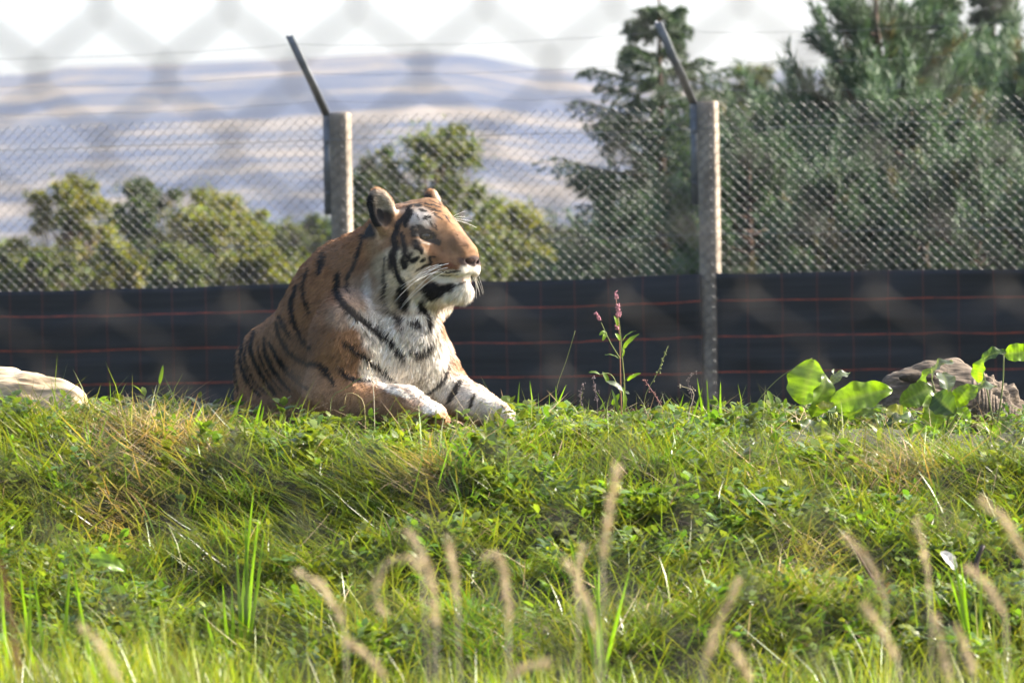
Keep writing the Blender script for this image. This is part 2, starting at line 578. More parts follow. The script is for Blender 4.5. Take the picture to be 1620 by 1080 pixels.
spr = spruce_meshes(5, 5.2, 2.7)
place_conifer('spruce_tree', spr, 5.2, 1042, -8, 46, 0.4, 'tall dark spruce with pointed top behind the fence post')
pines = [pine_meshes(31, 3.6, 1.1), pine_meshes(32, 3.0, 1.2)]
for (k, px, pt, d, rot, lab) in [
    (0, 1384, -28, 38, 0.3, 'big pine with upswept bottlebrush shoots standing out against the sky'),
    (1, 1255, 160, 44, 1.9, 'small pine left of the big upswept pine'),
    (0, 1510, 62, 47, 2.5, 'pine just right of the big upswept pine, same height'),
    (1, 1595, 75, 42, 4.0, 'dense pine at the fence end, beside a slender yellowish spruce'),
    (1, 1440, 150, 35, 5.1, 'low pine in front of the big upswept pine, above the dock leaves'),
    (1, 1185, 235, 37, 0.9, 'low pine just right of the concrete post, close behind the mesh'),
    (0, 1320, 250, 34, 3.3, 'bushy young pine pressed against the mesh below the big pine'),
    (1, 1545, 235, 34, 2.2, 'bushy young pine pressed against the mesh above the log'),
    (0, 1690, 45, 40, 1.2, 'tall pine partly cut off past the dense pine'),
    (1, 1650, 280, 33, 1.4, 'low pine at the far end of the mesh'),
    (1, 1110, 215, 49, 5.4, 'small pine in the shade between spruce and concrete post'),
    (1, 1000, 330, 55, 0.2, 'small pine in the shade at the foot of the spruce'),
]:
    place_conifer('pine_tree', pines[k], (3.6, 3.0)[k], px, pt, d, rot, lab)
spr2 = spruce_meshes(8, 4.6, 0.8)
for (px, pt, d, rot, lab) in [(1488, -25, 44, 1.0, 'slender spruce tip poking up behind the pines'),
                              (1570, -40, 50, 2.0, 'slender spruce between dense pine and the fence end')]:
    place_conifer('spruce_tree', spr2, 4.6, px, pt, d, rot, lab)

# ------------------------------------------------------------------ far boundary fence
M['steel'] = noise_mat('galvanised_wire', [(0.3, (0.10, 0.10, 0.105)), (0.7, (0.19, 0.19, 0.19))], 30, rough=0.5, metal=0.6, spec=0.5)
M['iron'] = noise_mat('grey_steel_angle', [(0.3, (0.10, 0.11, 0.12)), (0.7, (0.22, 0.23, 0.24))], 14, rough=0.55, metal=0.4, spec=0.4)
M['concrete'] = noise_mat('weathered_concrete', [(0.25, (0.12, 0.10, 0.08)), (0.5, (0.24, 0.205, 0.165)), (0.8, (0.36, 0.315, 0.26))], 12, 8, 0.92, 0.5, (1, 1, .6), 0.2)
FA = R(16)
FDIR = np.array([math.cos(FA), -math.sin(FA), 0]); FN = np.array([-math.sin(FA), -math.cos(FA), 0])   # FN faces the enclosure
FD0 = 29.6


def fence_pt(px, py):
    """Point of the fence plane under a pixel."""
    v = CF + CR * (px - CX) / FPX + CU * (CY - py) / FPX
    o = np.array([0, FD0, 0])
    t = ((o - CAM) @ FN) / (v @ FN)
    return CAM + v * t


def f_s(P): return (np.asarray(P) - np.array([0, FD0, 0])) @ FDIR


def fpos(s, z, off=0.0): return np.array([0, FD0, 0]) + FDIR * s + FN * off + np.array([0, 0, z])


pl, pr_ = fence_pt(534, 178), fence_pt(1116, 160)
sl, sr = f_s(pl), f_s(pr_)
gap = sr - sl
TOPZ = (pl[2] + pr_[2]) / 2
fence = empty('boundary_fence', fpos((sl + sr) / 2, 1.25), 'tall chain-link boundary fence on concrete posts with cranked arms', 'fence')
MESH_TOP, MESH_BOT = TOPZ - 0.02, 1.22


def box_frame(o, ax, ay, az, lo, hi):
    c = np.array([[x, y, z] for x in (lo[0], hi[0]) for y in (lo[1], hi[1]) for z in (lo[2], hi[2])], float)
    V = o + c[:, :1] * ax + c[:, 1:2] * ay + c[:, 2:] * az
    F = np.array([[0, 1, 3, 2], [4, 6, 7, 5], [0, 4, 5, 1], [2, 3, 7, 6], [0, 2, 6, 4], [1, 5, 7, 3]])
    return V, [F]


def chamfer_post(o, hw, z0, z1, ch=0.008):
    prof = [(-hw + ch, -hw), (hw - ch, -hw), (hw, -hw + ch), (hw, hw - ch), (hw - ch, hw), (-hw + ch, hw), (-hw, hw - ch), (-hw, -hw + ch)]
    zs = np.concatenate([np.linspace(z0, z1 - 0.012, 14), [z1]])
    V = []
    for i, z in enumerate(zs):
        k = 0.9 if i == len(zs) - 1 else 1.0
        for a, b in prof:
            V.append(o + FDIR * a * k - FN * b * k + np.array([0, 0, z]))
    V = np.array(V)
    V += 0.0012 * np.stack([vnoise(V, 25, 3), vnoise(V, 25, 4), 0 * V[:, 0]], -1)
    n = 8
    i = np.arange(len(zs) - 1)[:, None] * n; j = np.arange(n)[None]; j2 = (j + 1) % n
    Qd = np.stack([i + j, i + j2, i + n + j2, i + n + j], -1).reshape(-1, 4)
    e = (len(zs) - 1) * n
    T = np.array([[e, e + k, e + k + 1] for k in range(1, 7)])
    return V, [Qd, T]


ARM_A, ARM_B = [], []
for k in (-2, -1, 0, 1, 2, 3):
    s = sl + gap * (k - 0.12 if k < 0 else k)
    v, f = chamfer_post(fpos(s, 0, -0.052), 0.05, 0.9, TOPZ)
    post = mesh_np('post', v, f, M['concrete'], fence)
    # angle-iron bracket bolted to the post, cranked above it
    o = fpos(s - 0.072, 0, -0.03)
    adir = np.array([-0.185, -0.16, 0.41]); alen = np.linalg.norm(adir); adir = adir / alen
    up = np.array([0, 0, 1.0])
    parts = []
    zl, zt = TOPZ - 0.56, TOPZ - 0.005
    parts.append(box_frame(o, FDIR, -FN, up, (-0.022, -0.003, zl), (0.022, 0.003, zt)))
    parts.append(box_frame(o, FDIR, -FN, up, (-0.022, 0.003, zl), (-0.016, 0.045, zt)))
    bse = o + up * (zt - 0.004)
    ay = np.cross(adir, FDIR); ay /= np.linalg.norm(ay); ax = np.cross(ay, adir)
    parts.append(box_frame(bse, ax, ay, adir, (-0.022, -0.004, -0.01), (0.022, 0.003, alen + .02)))
    parts.append(box_frame(bse, ax, ay, adir, (-0.023, 0.003, -0.01), (-0.016, 0.042, alen + .02)))
    v, f, _ = join(parts)
    arm = mesh_np('arm', v, f, M['iron'], fence)
    for zz in (0.12, 0.4):
        v, f = tube(np.stack([o + up * (zl + zz) + FN * .012, o + up * (zl + zz) - FN * .02]), 0.011, 6)
        mesh_np('bolt', v, f, M['iron'], arm)
    ARM_A.append(bse); ARM_B.append(bse + adir * alen)
# strained wires along the cranked arms
for t_ in (0.18, 0.55, 0.93):
    P = []
    for k in range(5):
        a, b = lerp(ARM_A[k], ARM_B[k], t_), lerp(ARM_A[k + 1], ARM_B[k + 1], t_)
        for u_ in np.linspace(0, 1, 16, endpoint=(k == 4)):
            p = lerp(a, b, u_); p = p - np.array([0, 0, 0.03 * 4 * u_ * (1 - u_)]); P.append(p)
    v, f = tube(np.array(P), 0.0010, 4)
    mesh_np('strained_wire', v, f, M['iron'], fence)


def chain_link(s0, s1, z0, z1, cw, ch, rw, flat, place, sides=4, thick=None):
    """Woven diamond mesh: zigzag strands, straight for `flat` at every hook."""
    n = int(round((s1 - s0) / (cw / 2)))
    rows = int(math.ceil((z1 - z0) / (ch / 2)))
    th = rw * 1.05
    parts = []
    for k in range(n + 1):
        xa = s0 + k * cw / 2
        pts = []
        for i in range(rows + 1):
            side = (i + k) % 2                       # this strand swings between xa and xa + cw/2
            x = xa + (cw / 2 + rw * 0.9 if side else -rw * 0.9)
            z = z1 - i * ch / 2
            off = th if side else -th
            if i == 0:
                pts.append((x, z, off))
            else:
                pts.append((x, z + flat / 2, off * .6)); pts.append((x, z - flat / 2, -off * .6))
        pts = [p for p in pts if p[1] > z0 - ch]
        parts.append(tube(np.array([place(*p) for p in pts]), rw, sides, cap=False))
    return join(parts)[:2]


S0, S1 = f_s(fence_pt(-1000, 500)), f_s(fence_pt(2500, 500))
v, f = chain_link(S0, S1, MESH_BOT, MESH_TOP, 0.0615, 0.058, 0.00145, 0.004, lambda s, z, o: fpos(s, z, 0.006 + o))
mesh_np('wire_mesh', v, f, M['steel'], fence, smooth=True)
for z in (TOPZ - 0.15, TOPZ - 0.72):
    ss = np.linspace(S0, S1, 80)
    v, f = tube(np.array([fpos(s, z - 0.006 * math.sin(s * 2.9) ** 2, 0.012) for s in ss]), 0.0017, 5)
    mesh_np('line_wire', v, f, M['iron'], fence)

# black woven ground-cover cloth hung along the lower part of the fence
cb = N('woven_black_cloth')
tc = cb.n('ShaderNodeTexCoord'); sp = cb.n('ShaderNodeSeparateXYZ')
wn = cb.n('ShaderNodeTexNoise', i_Scale=2.2, i_Detail=3)
cb.l(tc.outputs['UV'], wn.inputs['Vector'])
wv = cb.n('ShaderNodeVectorMath', operation='MULTIPLY_ADD'); wv.inputs[1].default_value = (0.03, 0.03, 0); 
cb.l(wn.outputs['Color'], wv.inputs[0]); cb.l(tc.outputs['UV'], wv.inputs[2])
cb.l(wv.outputs[0], sp.inputs[0])


def line_mask(src, period, half, phase):
    a = cb.n('ShaderNodeMath', operation='ADD'); a.inputs[1].default_value = phase
    cb.l(src, a.inputs[0])
    m_ = cb.n('ShaderNodeMath', operation='PINGPONG'); m_.inputs[1].default_value = period / 2
    cb.l(a.outputs[0], m_.inputs[0])
    c_ = cb.n('ShaderNodeMath', operation='LESS_THAN'); c_.inputs[1].default_value = half
    cb.l(m_.outputs[0], c_.inputs[0])
    return c_.outputs[0]


lh = line_mask(sp.outputs['Y'], 0.193, 0.0023, 0.098)
lv = line_mask(sp.outputs['X'], 0.193, 0.0030, 0.0)
lvm = cb.n('ShaderNodeMath', operation='MULTIPLY'); lvm.inputs[1].default_value = 0.13
cb.l(lv, lvm.inputs[0])
fz = cb.n('ShaderNodeTexNoise', i_Scale=14.0, i_Detail=3)
cb.l(tc.outputs['UV'], fz.inputs['Vector'])
fr = ramp(cb, fz.outputs[0], [(0.3, (0.3, 0.3, 0.3)), (0.7, (0.9, 0.9, 0.9))])
lhm = cb.n('ShaderNodeMath', operation='MULTIPLY'); cb.l(lh, lhm.inputs[0]); cb.l(fr.outputs[0], lhm.inputs[1])
mxm = cb.n('ShaderNodeMath', operation='MAXIMUM'); cb.l(lhm.outputs[0], mxm.inputs[0]); cb.l(lvm.outputs[0], mxm.inputs[1])
bn = cb.n('ShaderNodeTexNoise', i_Scale=5.0, i_Detail=6)
bm = cb.n('ShaderNodeMapping'); bm.inputs['Scale'].default_value = (0.4, 7, 1)
cb.l(tc.outputs['UV'], bm.inputs[0]); cb.l(bm.outputs[0], bn.inputs['Vector'])
br_ = ramp(cb, bn.outputs[0], [(0.3, (0.006, 0.0065, 0.008)), (0.75, (0.016, 0.017, 0.020))])
mc = cb.n('ShaderNodeMix', data_type='RGBA'); cb.l(mxm.outputs[0], mc.inputs[0]); cb.l(br_.outputs[0], mc.inputs[6])
mc.inputs[7].default_value = (0.50, 0.075, 0.022, 1)
cb.l(mc.outputs[2], cb.b.inputs['Base Color'])
cb.set(Roughness=0.52, Specular_IOR_Level=0.3)
M['cloth'] = cb.m


def cloth(s0, s1, ztop, label, seed):
    ns, nz = int((s1 - s0) / 0.035) + 2, 34
    ss = np.linspace(s0, s1, ns); hh = np.linspace(0, 0.92, nz)
    SS, HH = np.meshgrid(ss, hh)
    q = np.stack([SS * 2.2, HH * 5, 0 * SS + seed], -1)
    u_ = (SS - s0) / (s1 - s0)
    sag = 0.012 * np.sin(np.pi * u_) + 0.006 * vnoise(np.stack([SS * 3, 0 * SS, 0 * SS + seed], -1), 1, 9)
    off = 0.026 + 0.012 * vnoise(q, 1, 1) + 0.006 * vnoise(q * [0.35, 4, 1], 1, 2) + 0.006 * vnoise(q * [3, 1, 1], 1, 3)
    Z = ztop - HH - sag * (1 - HH)
    V = np.array([0, FD0, 0]) + SS[..., None] * FDIR + off[..., None] * FN + Z[..., None] * np.array([0, 0, 1.0])
    i = np.arange(nz - 1)[:, None] * ns + np.arange(ns - 1)[None]
    Qd = np.stack([i, i + ns, i + ns + 1, i + 1], -1).reshape(-1, 4)
    o = mesh_np('shade_cloth', V.reshape(-1, 3), Qd, M['cloth'], smooth=True)
    uv = o.data.uv_layers.new(name='UVMap')
    li = np.empty(len(o.data.loops), np.int32); o.data.loops.foreach_get('vertex_index', li)
    U = np.stack([SS, 1 - HH], -1).reshape(-1, 2)[li]
    uv.data.foreach_set('uv', U.astype(np.float32).ravel())
    md = o.modifiers.new('thickness', 'SOLIDIFY'); md.thickness = 0.002
    tag(o, label, 'cloth', 'black woven cloths along the fence')


CZ = fence_pt(810, 441)[2]
cloth(S0, sl - 0.03, CZ, 'black woven cloth with orange grid threads, hung on the fence behind the pale log', 1)
cloth(sl + 0.05, sr - 0.035, CZ, 'black woven cloth with orange grid threads, hung between the two concrete posts', 2)
cloth(sr + 0.048, S1, CZ + 0.004, 'black woven cloth with orange grid threads, hung behind the stump and dock leaves', 3)

# ------------------------------------------------------------------ implicit surfaces
class SDF:
    def __init__(s, lo, hi, vox):
        s.lo = np.array(lo, np.float32); s.vox = vox
        s.n = np.ceil((np.array(hi) - s.lo) / vox).astype(int) + 1
        s.ax = [s.lo[k] + np.arange(s.n[k], dtype=np.float32) * vox for k in range(3)]
        s.f = np.full(s.n, 1.0, np.float32)

    def _slice(s, lo, hi):
        a = np.clip(np.floor((np.array(lo) - s.lo) / s.vox).astype(int), 0, s.n - 1)
        b = np.clip(np.ceil((np.array(hi) - s.lo) / s.vox).astype(int) + 1, 1, s.n)
        sl = tuple(slice(a[k], b[k]) for k in range(3))
        return sl, np.meshgrid(*[s.ax[k][sl[k]] for k in range(3)], indexing='ij', sparse=True)

    def _apply(s, sl, d, k, op):
        f = s.f[sl]
        if op == 'add':
            h = np.maximum(k - np.abs(f - d), 0) / k
            s.f[sl] = np.minimum(f, d) - h * h * k * 0.25
        else:
            d = -d
            h = np.maximum(k - np.abs(f - d), 0) / k
            s.f[sl] = np.maximum(f, d) + h * h * k * 0.25

    def cone(s, a, ra, b, rb, k=0.03, op='add'):
        a = np.array(a, np.float32); b = np.array(b, np.float32)
        m = max(ra, rb) + k * 1.5
        sl, (X, Y, Z) = s._slice(np.minimum(a, b) - m, np.maximum(a, b) + m)
        d = b - a
        t = np.clip(((X - a[0]) * d[0] + (Y - a[1]) * d[1] + (Z - a[2]) * d[2]) / (d @ d + 1e-9), 0, 1)
        D = np.sqrt((X - a[0] - t * d[0]) ** 2 + (Y - a[1] - t * d[1]) ** 2 + (Z - a[2] - t * d[2]) ** 2) - (ra + (rb - ra) * t)
        s._apply(sl, D, k, op)

    def ell(s, c, r, M=None, k=0.03, op='add'):
        """M rows = local axes in world."""
        c = np.array(c, np.float32); r = np.array(r, np.float32)
        M = np.eye(3, dtype=np.float32) if M is None else np.array(M, np.float32)
        ext = np.sqrt(((M * r[:, None]) ** 2).sum(0)) + k * 1.5
        sl, (X, Y, Z) = s._slice(c - ext, c + ext)
        X = X - c[0]; Y = Y - c[1]; Z = Z - c[2]
        k0 = 0; k1 = 0
        for i in range(3):
            q = X * M[i, 0] + Y * M[i, 1] + Z * M[i, 2]
            k0 = k0 + (q / r[i]) ** 2; k1 = k1 + (q / r[i] ** 2) ** 2
        k0 = np.sqrt(k0); k1 = np.sqrt(k1) + 1e-6
        s._apply(sl, k0 * (k0 - 1) / k1, k, op)

    def mesh(s):
        """Surface nets -> vertices, quads."""
        f = s.f; n = s.n
        ins = f < 0
        cnt = np.zeros(n - 1, np.int8)
        for dx in (0, 1):
            for dy in (0, 1):
                for dz in (0, 1):
                    cnt += ins[dx:n[0] - 1 + dx, dy:n[1] - 1 + dy, dz:n[2] - 1 + dz]
        cell = np.argwhere((cnt > 0) & (cnt < 8))
        idx = np.full(n - 1, -1, np.int32)
        idx[cell[:, 0], cell[:, 1], cell[:, 2]] = np.arange(len(cell))
        acc = np.zeros((len(cell), 3)); num = np.zeros(len(cell))
        corners = [(a, b, c) for a in (0, 1) for b in (0, 1) for c in (0, 1)]
        for ca in corners:
            for axis in range(3):
                if ca[axis]: continue
                cb = list(ca); cb[axis] = 1
                A = cell + ca; B = cell + cb
                fa = f[A[:, 0], A[:, 1], A[:, 2]]; fb = f[B[:, 0], B[:, 1], B[:, 2]]
                m = (fa < 0) != (fb < 0)
                t = np.zeros(len(cell)); t[m] = fa[m] / (fa[m] - fb[m])
                p = np.array(ca, float)[None].repeat(len(cell), 0); p[:, axis] += t
                acc[m] += p[m]; num[m] += 1
        V = s.lo + (cell + acc / num[:, None]) * s.vox
        Q = []
        for axis in range(3):
            u, v = [(1, 2), (2, 0), (0, 1)][axis]
            a = [slice(None)] * 3; b = [slice(None)] * 3
            a[axis] = slice(0, -1); b[axis] = slice(1, None)
            ia = ins[tuple(a)]; ib = ins[tuple(b)]
            E_ = np.argwhere(ia != ib)
            E_ = E_[(E_[:, u] > 0) & (E_[:, v] > 0) & (E_[:, u] < n[u] - 1) & (E_[:, v] < n[v] - 1)]
            flip = ~ia[E_[:, 0], E_[:, 1], E_[:, 2]]
            q = []
            for du, dv in ((1, 1), (0, 1), (0, 0), (1, 0)):
                c = E_.copy(); c[:, u] -= du; c[:, v] -= dv
                q.append(idx[c[:, 0], c[:, 1], c[:, 2]])
            q = np.stack(q, -1)
            q[flip] = q[flip][:, ::-1]
            Q.append(q)
        return V, np.vstack(Q)


def vert_normals(V, Q):
    nrm = np.cross(V[Q[:, 2]] - V[Q[:, 0]], V[Q[:, 3]] - V[Q[:, 1]])
    out = np.zeros_like(V)
    for k in range(4):
        for c in range(3):
            out[:, c] += np.bincount(Q[:, k], nrm[:, c], len(V))
    return out / (np.linalg.norm(out, axis=1)[:, None] + 1e-12)


def seg_dist(P, poly):
    """Distance of points (n, k) to a polyline (m, k), and parameter along it."""
    best = np.full(len(P), 1e9); tt = np.zeros(len(P))
    m = len(poly) - 1
    for i in range(m):
        a, b = poly[i], poly[i + 1]
        d = b - a
        t = np.clip(((P - a) @ d) / (d @ d + 1e-12), 0, 1)
        D = np.linalg.norm(P - a - t[:, None] * d, axis=1)
        k = D < best
        best[k] = D[k]; tt[k] = (i + t[k]) / m
    return best, tt


# ------------------------------------------------------------------ tiger
TD = 16.0
UP_ = TD / FPX                                       # metres per photograph pixel at the tiger


def TP(px, py, dep):
    return at(px, py, TD + dep * UP_)


HY = R(38)                                           # head turned this far from profile towards the viewer
HO = TP(658, 388, 0)
HS = 0.96
H_F = np.array([math.cos(HY), -math.sin(HY), 0.0])
H_L = np.array([-math.sin(HY), -math.cos(HY), 0.0])   # towards the near side
H_U = np.array([0, 0, 1.0])
_p = R(2.0)                                           # nose a little up
H_F, H_U = H_F * math.cos(_p) + H_U * math.sin(_p), H_U * math.cos(_p) - H_F * math.sin(_p)
HM = np.stack([H_F, H_L, H_U])


def HP(f, l, u):
    return HO + (H_F * f + H_L * l + H_U * u) * (UP_ * HS)


def head_local(P):
    return (np.asarray(P) - HO) @ HM.T / (UP_ * HS)


def build_tiger():
    u = UP_
    lo = TP(345, 690, -185) - [0, 0, 0.05]
    hi = TP(840, 280, 0) + [0, 0, 0.05]
    sd = SDF((lo[0], TD - 190 * u, lo[2]), (hi[0], TD + 500 * u, hi[2]), 0.0042)
    C = lambda a, b, k=25: sd.cone(TP(*a[:3]), a[3] * u, TP(*b[:3]), b[3] * u, k * u)
    E = lambda c, r, k=25: sd.ell(TP(*c), np.array(r) * u, None, k * u)
    # trunk
    E((444, 606, 400), (82, 90, 84), 30)
    E((432, 612, 320), (66, 62, 84), 30)
    E((452, 640, 285), (70, 60, 42), 30)
    C((458, 585, 340, 82), (540, 540, 120, 104), 40)
    C((470, 650, 300, 60), (560, 630, 60, 75), 40)
    C((545, 520, 90, 104), (596, 545, 20, 92), 40)
    E((560, 472, 80), (78, 84, 76), 40)
    C((566, 462, 70, 86), (628, 405, 20, 68), 40)
    E((622, 566, 10), (76, 80, 90), 40)
    C((640, 452, 6, 50), (634, 540, 0, 62), 35)
    # near fore limb
    E((546, 548, -44), (56, 62, 86), 20)
    C((550, 560, -56, 52), (528, 626, -70, 43), 18)
    C((526, 630, -70, 41), (640, 645, -112, 28), 25)
    C((640, 645, -112, 28), (684, 660, -130, 23), 20)
    # far fore limb
    C((668, 552, 62, 40), (690, 610, 52, 43), 35)
    C((688, 610, 50, 36), (750, 639, 10, 26), 25)
    C((750, 639, 10, 26), (787, 655, -12, 20), 20)
    for k, (dx, dd) in enumerate([(8, -18), (14, -6), (14, 7), (8, 18)]):     # toes
        sd.ell(TP(787 + dx, 660, -12 + dd), np.array((14, 8, 11)) * u, None, 5 * u)
        sd.ell(TP(684 + dx, 665, -130 + dd), np.array((14, 8, 11)) * u, None, 5 * u)
    # head
    hc = lambda a, b, k=10, op='add': sd.cone(HP(*a[:3]), a[3] * u * HS, HP(*b[:3]), b[3] * u * HS, k * u, op)
    he = lambda c, r, k=10, op='add', M=None: sd.ell(HP(*c), np.array(r) * u * HS, HM if M is None else M, k * u, op)
    he((-2, 0, 3), (72, 67, 69), 25)
    he((20, 0, 30), (44, 46, 44), 20)
    for s in (1, -1):
        he((36, s * 28, 30), (20, 20, 16), 14)              # brow
        he((32, s * 45, -14), (36, 27, 28), 16)             # cheek bone
        he((0, s * 54, -46), (42, 25, 48), 24)              # ruff
        he((-14, s * 52, -80), (34, 24, 36), 24)
    hc((48, 0, 24, 31), (100, 0, -17, 21), 14)                # bridge
    hc((56, 0, -10, 40), (96, 0, -32, 25), 14)
    for s in (1, -1):
        hc((58, s * 24, -31, 24.5), (97, s * 15, -42, 20.5), 9)   # whisker pads
    he((109, 0, -31), (14, 17, 13), 6)                       # nose block
    hc((82, 0, -75, 20.5), (30, 0, -60, 35), 12)               # chin and jaw
    hc((89, 0, -74, 18), (40, 16, -68, 30), 10)
    he((74, 0, -83), (24, 22, 12), 10)
    hc((14, 0, -66, 42), (-34, 0, -92, 48), 25)              # throat
    # mouth slit and lips
    for s in (1, -1):
        hc((112, s * 7, -57.5, 3.2), (88, s * 30, -60, 3.6), 4, 'sub')
        hc((88, s * 30, -60, 3.6), (52, s * 46, -66, 3.2), 5, 'sub')
        hc((122, s * 7, -36, 3.6), (113, s * 16, -33, 3.2), 4, 'sub')   # nostrils
        he((54, s * 38, 10), (13, 13, 9), 8, 'sub')          # eye socket
    hc((126, 0, -38, 1.6), (118, 0, -54, 1.6), 4, 'sub')     # philtrum
    for s in (1, -1):
        hc((65, s * 28, 18, 6.0), (40, s * 44, 16.5, 7), 5)      # upper lid
        hc((64, s * 30, 1, 5), (44, s * 44, 1, 5), 7)        # lower lid
    # ears
    for s in (1, -1):
        o = H_F * 0.74 + H_L * s * 0.66 + H_U * 0.1; o /= np.linalg.norm(o)
        t = H_U * 0.97 + H_L * s * 0.22 - H_F * 0.12; t -= o * (t @ o); t /= np.linalg.norm(t)
        M = np.stack([o, np.cross(t, o), t])
        c = HP(-11, s * 67, 49) + t * 4 * u
        sd.ell(c, np.array((14, 22, 36)) * u, M, 9 * u)
        sd.ell(c + t * 16 * u, np.array((8, 10, 24)) * u, M, 8 * u)
        sd.ell(c + (o * 15 + t * 2) * u, np.array((13, 14.5, 28)) * u, M, 5 * u, 'sub')
    V, Q = sd.mesh()
    # soft uneven coat relief
    nr = vert_normals(V, Q)
    V = V + nr * (vnoise(V, 45, 3) * 0.0022 + vnoise(V, 16, 5) * 0.0045 + vnoise(V * [1, 1, .5], 9, 6) * 0.006 * (np.linalg.norm(head_local(V), axis=1) > 130))[:, None]
    nr = vert_normals(V, Q)
    return V, Q, nr, sd


def paint_tiger(V, nr):
    """Coat colours: orange ground, white belly and face marks, black stripes."""
    px = proj(V); L = head_local(V)
    z1 = (px - [340, 270]) * 2.572
    n = len(V)
    wob = np.stack([vnoise(V, 30, 11), vnoise(V, 30, 12)], -1)
    fine = vnoise(V, 140, 14)
    headm = smooth01((L[:, 0] + 58 + 0.35 * np.minimum(L[:, 2], 0)) / 34) * smooth01((L[:, 2] + 122) / 26)
    headm *= (np.linalg.norm(L * [1, 1, 0.8], axis=1) < 175)
    col = np.empty((n, 3)); col[:] = (0.28, 0.152, 0.078)
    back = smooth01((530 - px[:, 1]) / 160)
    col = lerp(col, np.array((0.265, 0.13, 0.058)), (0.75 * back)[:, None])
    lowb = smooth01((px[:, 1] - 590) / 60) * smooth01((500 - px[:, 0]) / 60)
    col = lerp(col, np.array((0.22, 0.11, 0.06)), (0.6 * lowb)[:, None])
    white = np.array((0.80, 0.74, 0.66))
    # white patches of the body and a painted sun rim on the near foreleg, as ellipses in the photograph
    wb = np.zeros(n)
    for (x, y, rx, ry, a) in [(655, 530, 42, 110, 8), (610, 615, 62, 38, -30), (700, 690, 120, 75, -35), (740, 800, 95, 85, 0),
                              (850, 790, 105, 150, 0), (1010, 915, 190, 70, -25), (830, 620, 80, 120, 0), (900, 540, 160, 50, 0),
                              (740, 895, 80, 14, -22), (640, 800, 50, 60, 0), (690, 590, 60, 70, 0), (740, 500, 70, 60, 0), (1190, 980, 120, 60, 0), (880, 965, 40, 25, 0)]:  # thin foreleg band and near paw spot paint the sunlit rim
        ca, sa = math.cos(R(a)), math.sin(R(a))
        dx, dy = z1[:, 0] - x, z1[:, 1] - y
        q = np.hypot((dx * ca - dy * sa) / rx, (dx * sa + dy * ca) / ry) + 0.14 * wob[:, 0]
        wb = np.maximum(wb, smooth01((1.35 - q) / 0.7))
    wb *= (1 - headm)
    grey = np.zeros(n)
    for (x, y, rx, ry) in [(590, 510, 70, 90), (520, 590, 60, 50), (640, 440, 40, 60)]:
        q = np.hypot((z1[:, 0] - x) / rx, (z1[:, 1] - y) / ry) + 0.14 * wob[:, 1]
        grey = np.maximum(grey, smooth01((1.4 - q) / 0.9))
    col = lerp(col, np.array((0.42, 0.32, 0.24)), (0.7 * grey)[:, None])
    edge, _ = seg_dist(px, np.array([(716, 570), (742, 606), (775, 620), (812, 650)], float))
    wb = wb * (1 - 0.6 * smooth01((9 - edge) / 6))
    col = lerp(col, white, wb[:, None])
    # face ground colours (mirrored across the head)
    fl = np.stack([L[:, 0], np.abs(L[:, 1]), L[:, 2]], -1)
    hcol = np.empty((n, 3)); hcol[:] = (0.24, 0.128, 0.062)

    def blob(c, r, colr, soft=0.5, amt=1.0):
        nonlocal hcol
        q = np.linalg.norm((fl - c) / r, axis=1) + 0.12 * wob[:, 1] + 0.06 * fine
        hcol = lerp(hcol, np.array(colr), (amt * smooth01((1 + soft * 0.5 - q) / soft))[:, None])
    cream = (0.66, 0.56, 0.42)
    blob((-40, 70, 10), (40, 30, 50), (0.40, 0.26, 0.15), 0.7, 0.8)
    blob((16, 70, -36), (40, 34, 32), cream, 0.6, 0.8)
    blob((6, 60, -85), (44, 36, 34), (0.64, 0.56, 0.45), 0.6, 0.8)
    blob((30, 62, -60), (30, 30, 26), cream, 0.6, 0.8)
    blob((36, 57, -26), (30, 28, 22), cream, 0.6, 0.95)
    blob((40, 36, 38), (24, 22, 20), (0.46, 0.43, 0.40), 0.8)               # above the eye
    blob((52, 44, 0), (14, 12, 9), cream, 0.5, 0.25)
    blob((80, 34, -40), (26, 20, 14), (0.24, 0.12, 0.06), 0.6, 0.8)
    blob((86, 30, -57), (32, 24, 11), (0.62, 0.56, 0.48), 0.6)              # whisker pad
    blob((115, 10, -50), (20, 18, 14), white, 0.5)
    blob((96, 0, -90), (34, 34, 26), white, 0.4)               # chin
    blob((50, 20, -96), (50, 40, 26), white, 0.6, 0.9)
    blob((70, 36, -12), (26, 18, 20), (0.17, 0.085, 0.043), 1.0, 0.7)  # side of the bridge, shade put into the coat colour
    blob((86, 8, 0), (34, 18, 16), (0.16, 0.085, 0.044), 0.7)    # bridge, browned so the coat carries its shade
    # ears
    earm = (fl[:, 2] > 52) & (fl[:, 1] > 34)
    eo = H_F * 0.55 + H_L * 0.83 + H_U * 0.1
    lo = nr @ np.stack([H_F, H_L, H_U]).T
    lo[:, 1] *= np.sign(L[:, 1] + 1e-9)
    face = lo @ np.array([0.74, 0.66, 0.1])
    ef = smooth01((fl[:, 2] - 46) / 14) * smooth01((fl[:, 1] - 34) / 10)
    back_e = smooth01((0.22 - face) / 0.3) * ef
    inner = smooth01((face - 0.25) / 0.4) * ef
    hcol = lerp(hcol, np.array((0.50, 0.42, 0.33)), (0.8 * inner)[:, None])
    hcol = lerp(hcol, np.array((0.012, 0.011, 0.011)), (back_e * smooth01((90 - fl[:, 2]) / 10))[:, None])
    hcol = lerp(hcol, np.array((0.40, 0.2, 0.08)), (ef * smooth01((fl[:, 2] - 86) / 8))[:, None])
    es = -0.66 * fl[:, 0] + 0.74 * fl[:, 1]
    rimb = smooth01((es - 66) / 6) * smooth01((90 - fl[:, 2]) / 10) * smooth01((fl[:, 2] - 8) / 10)
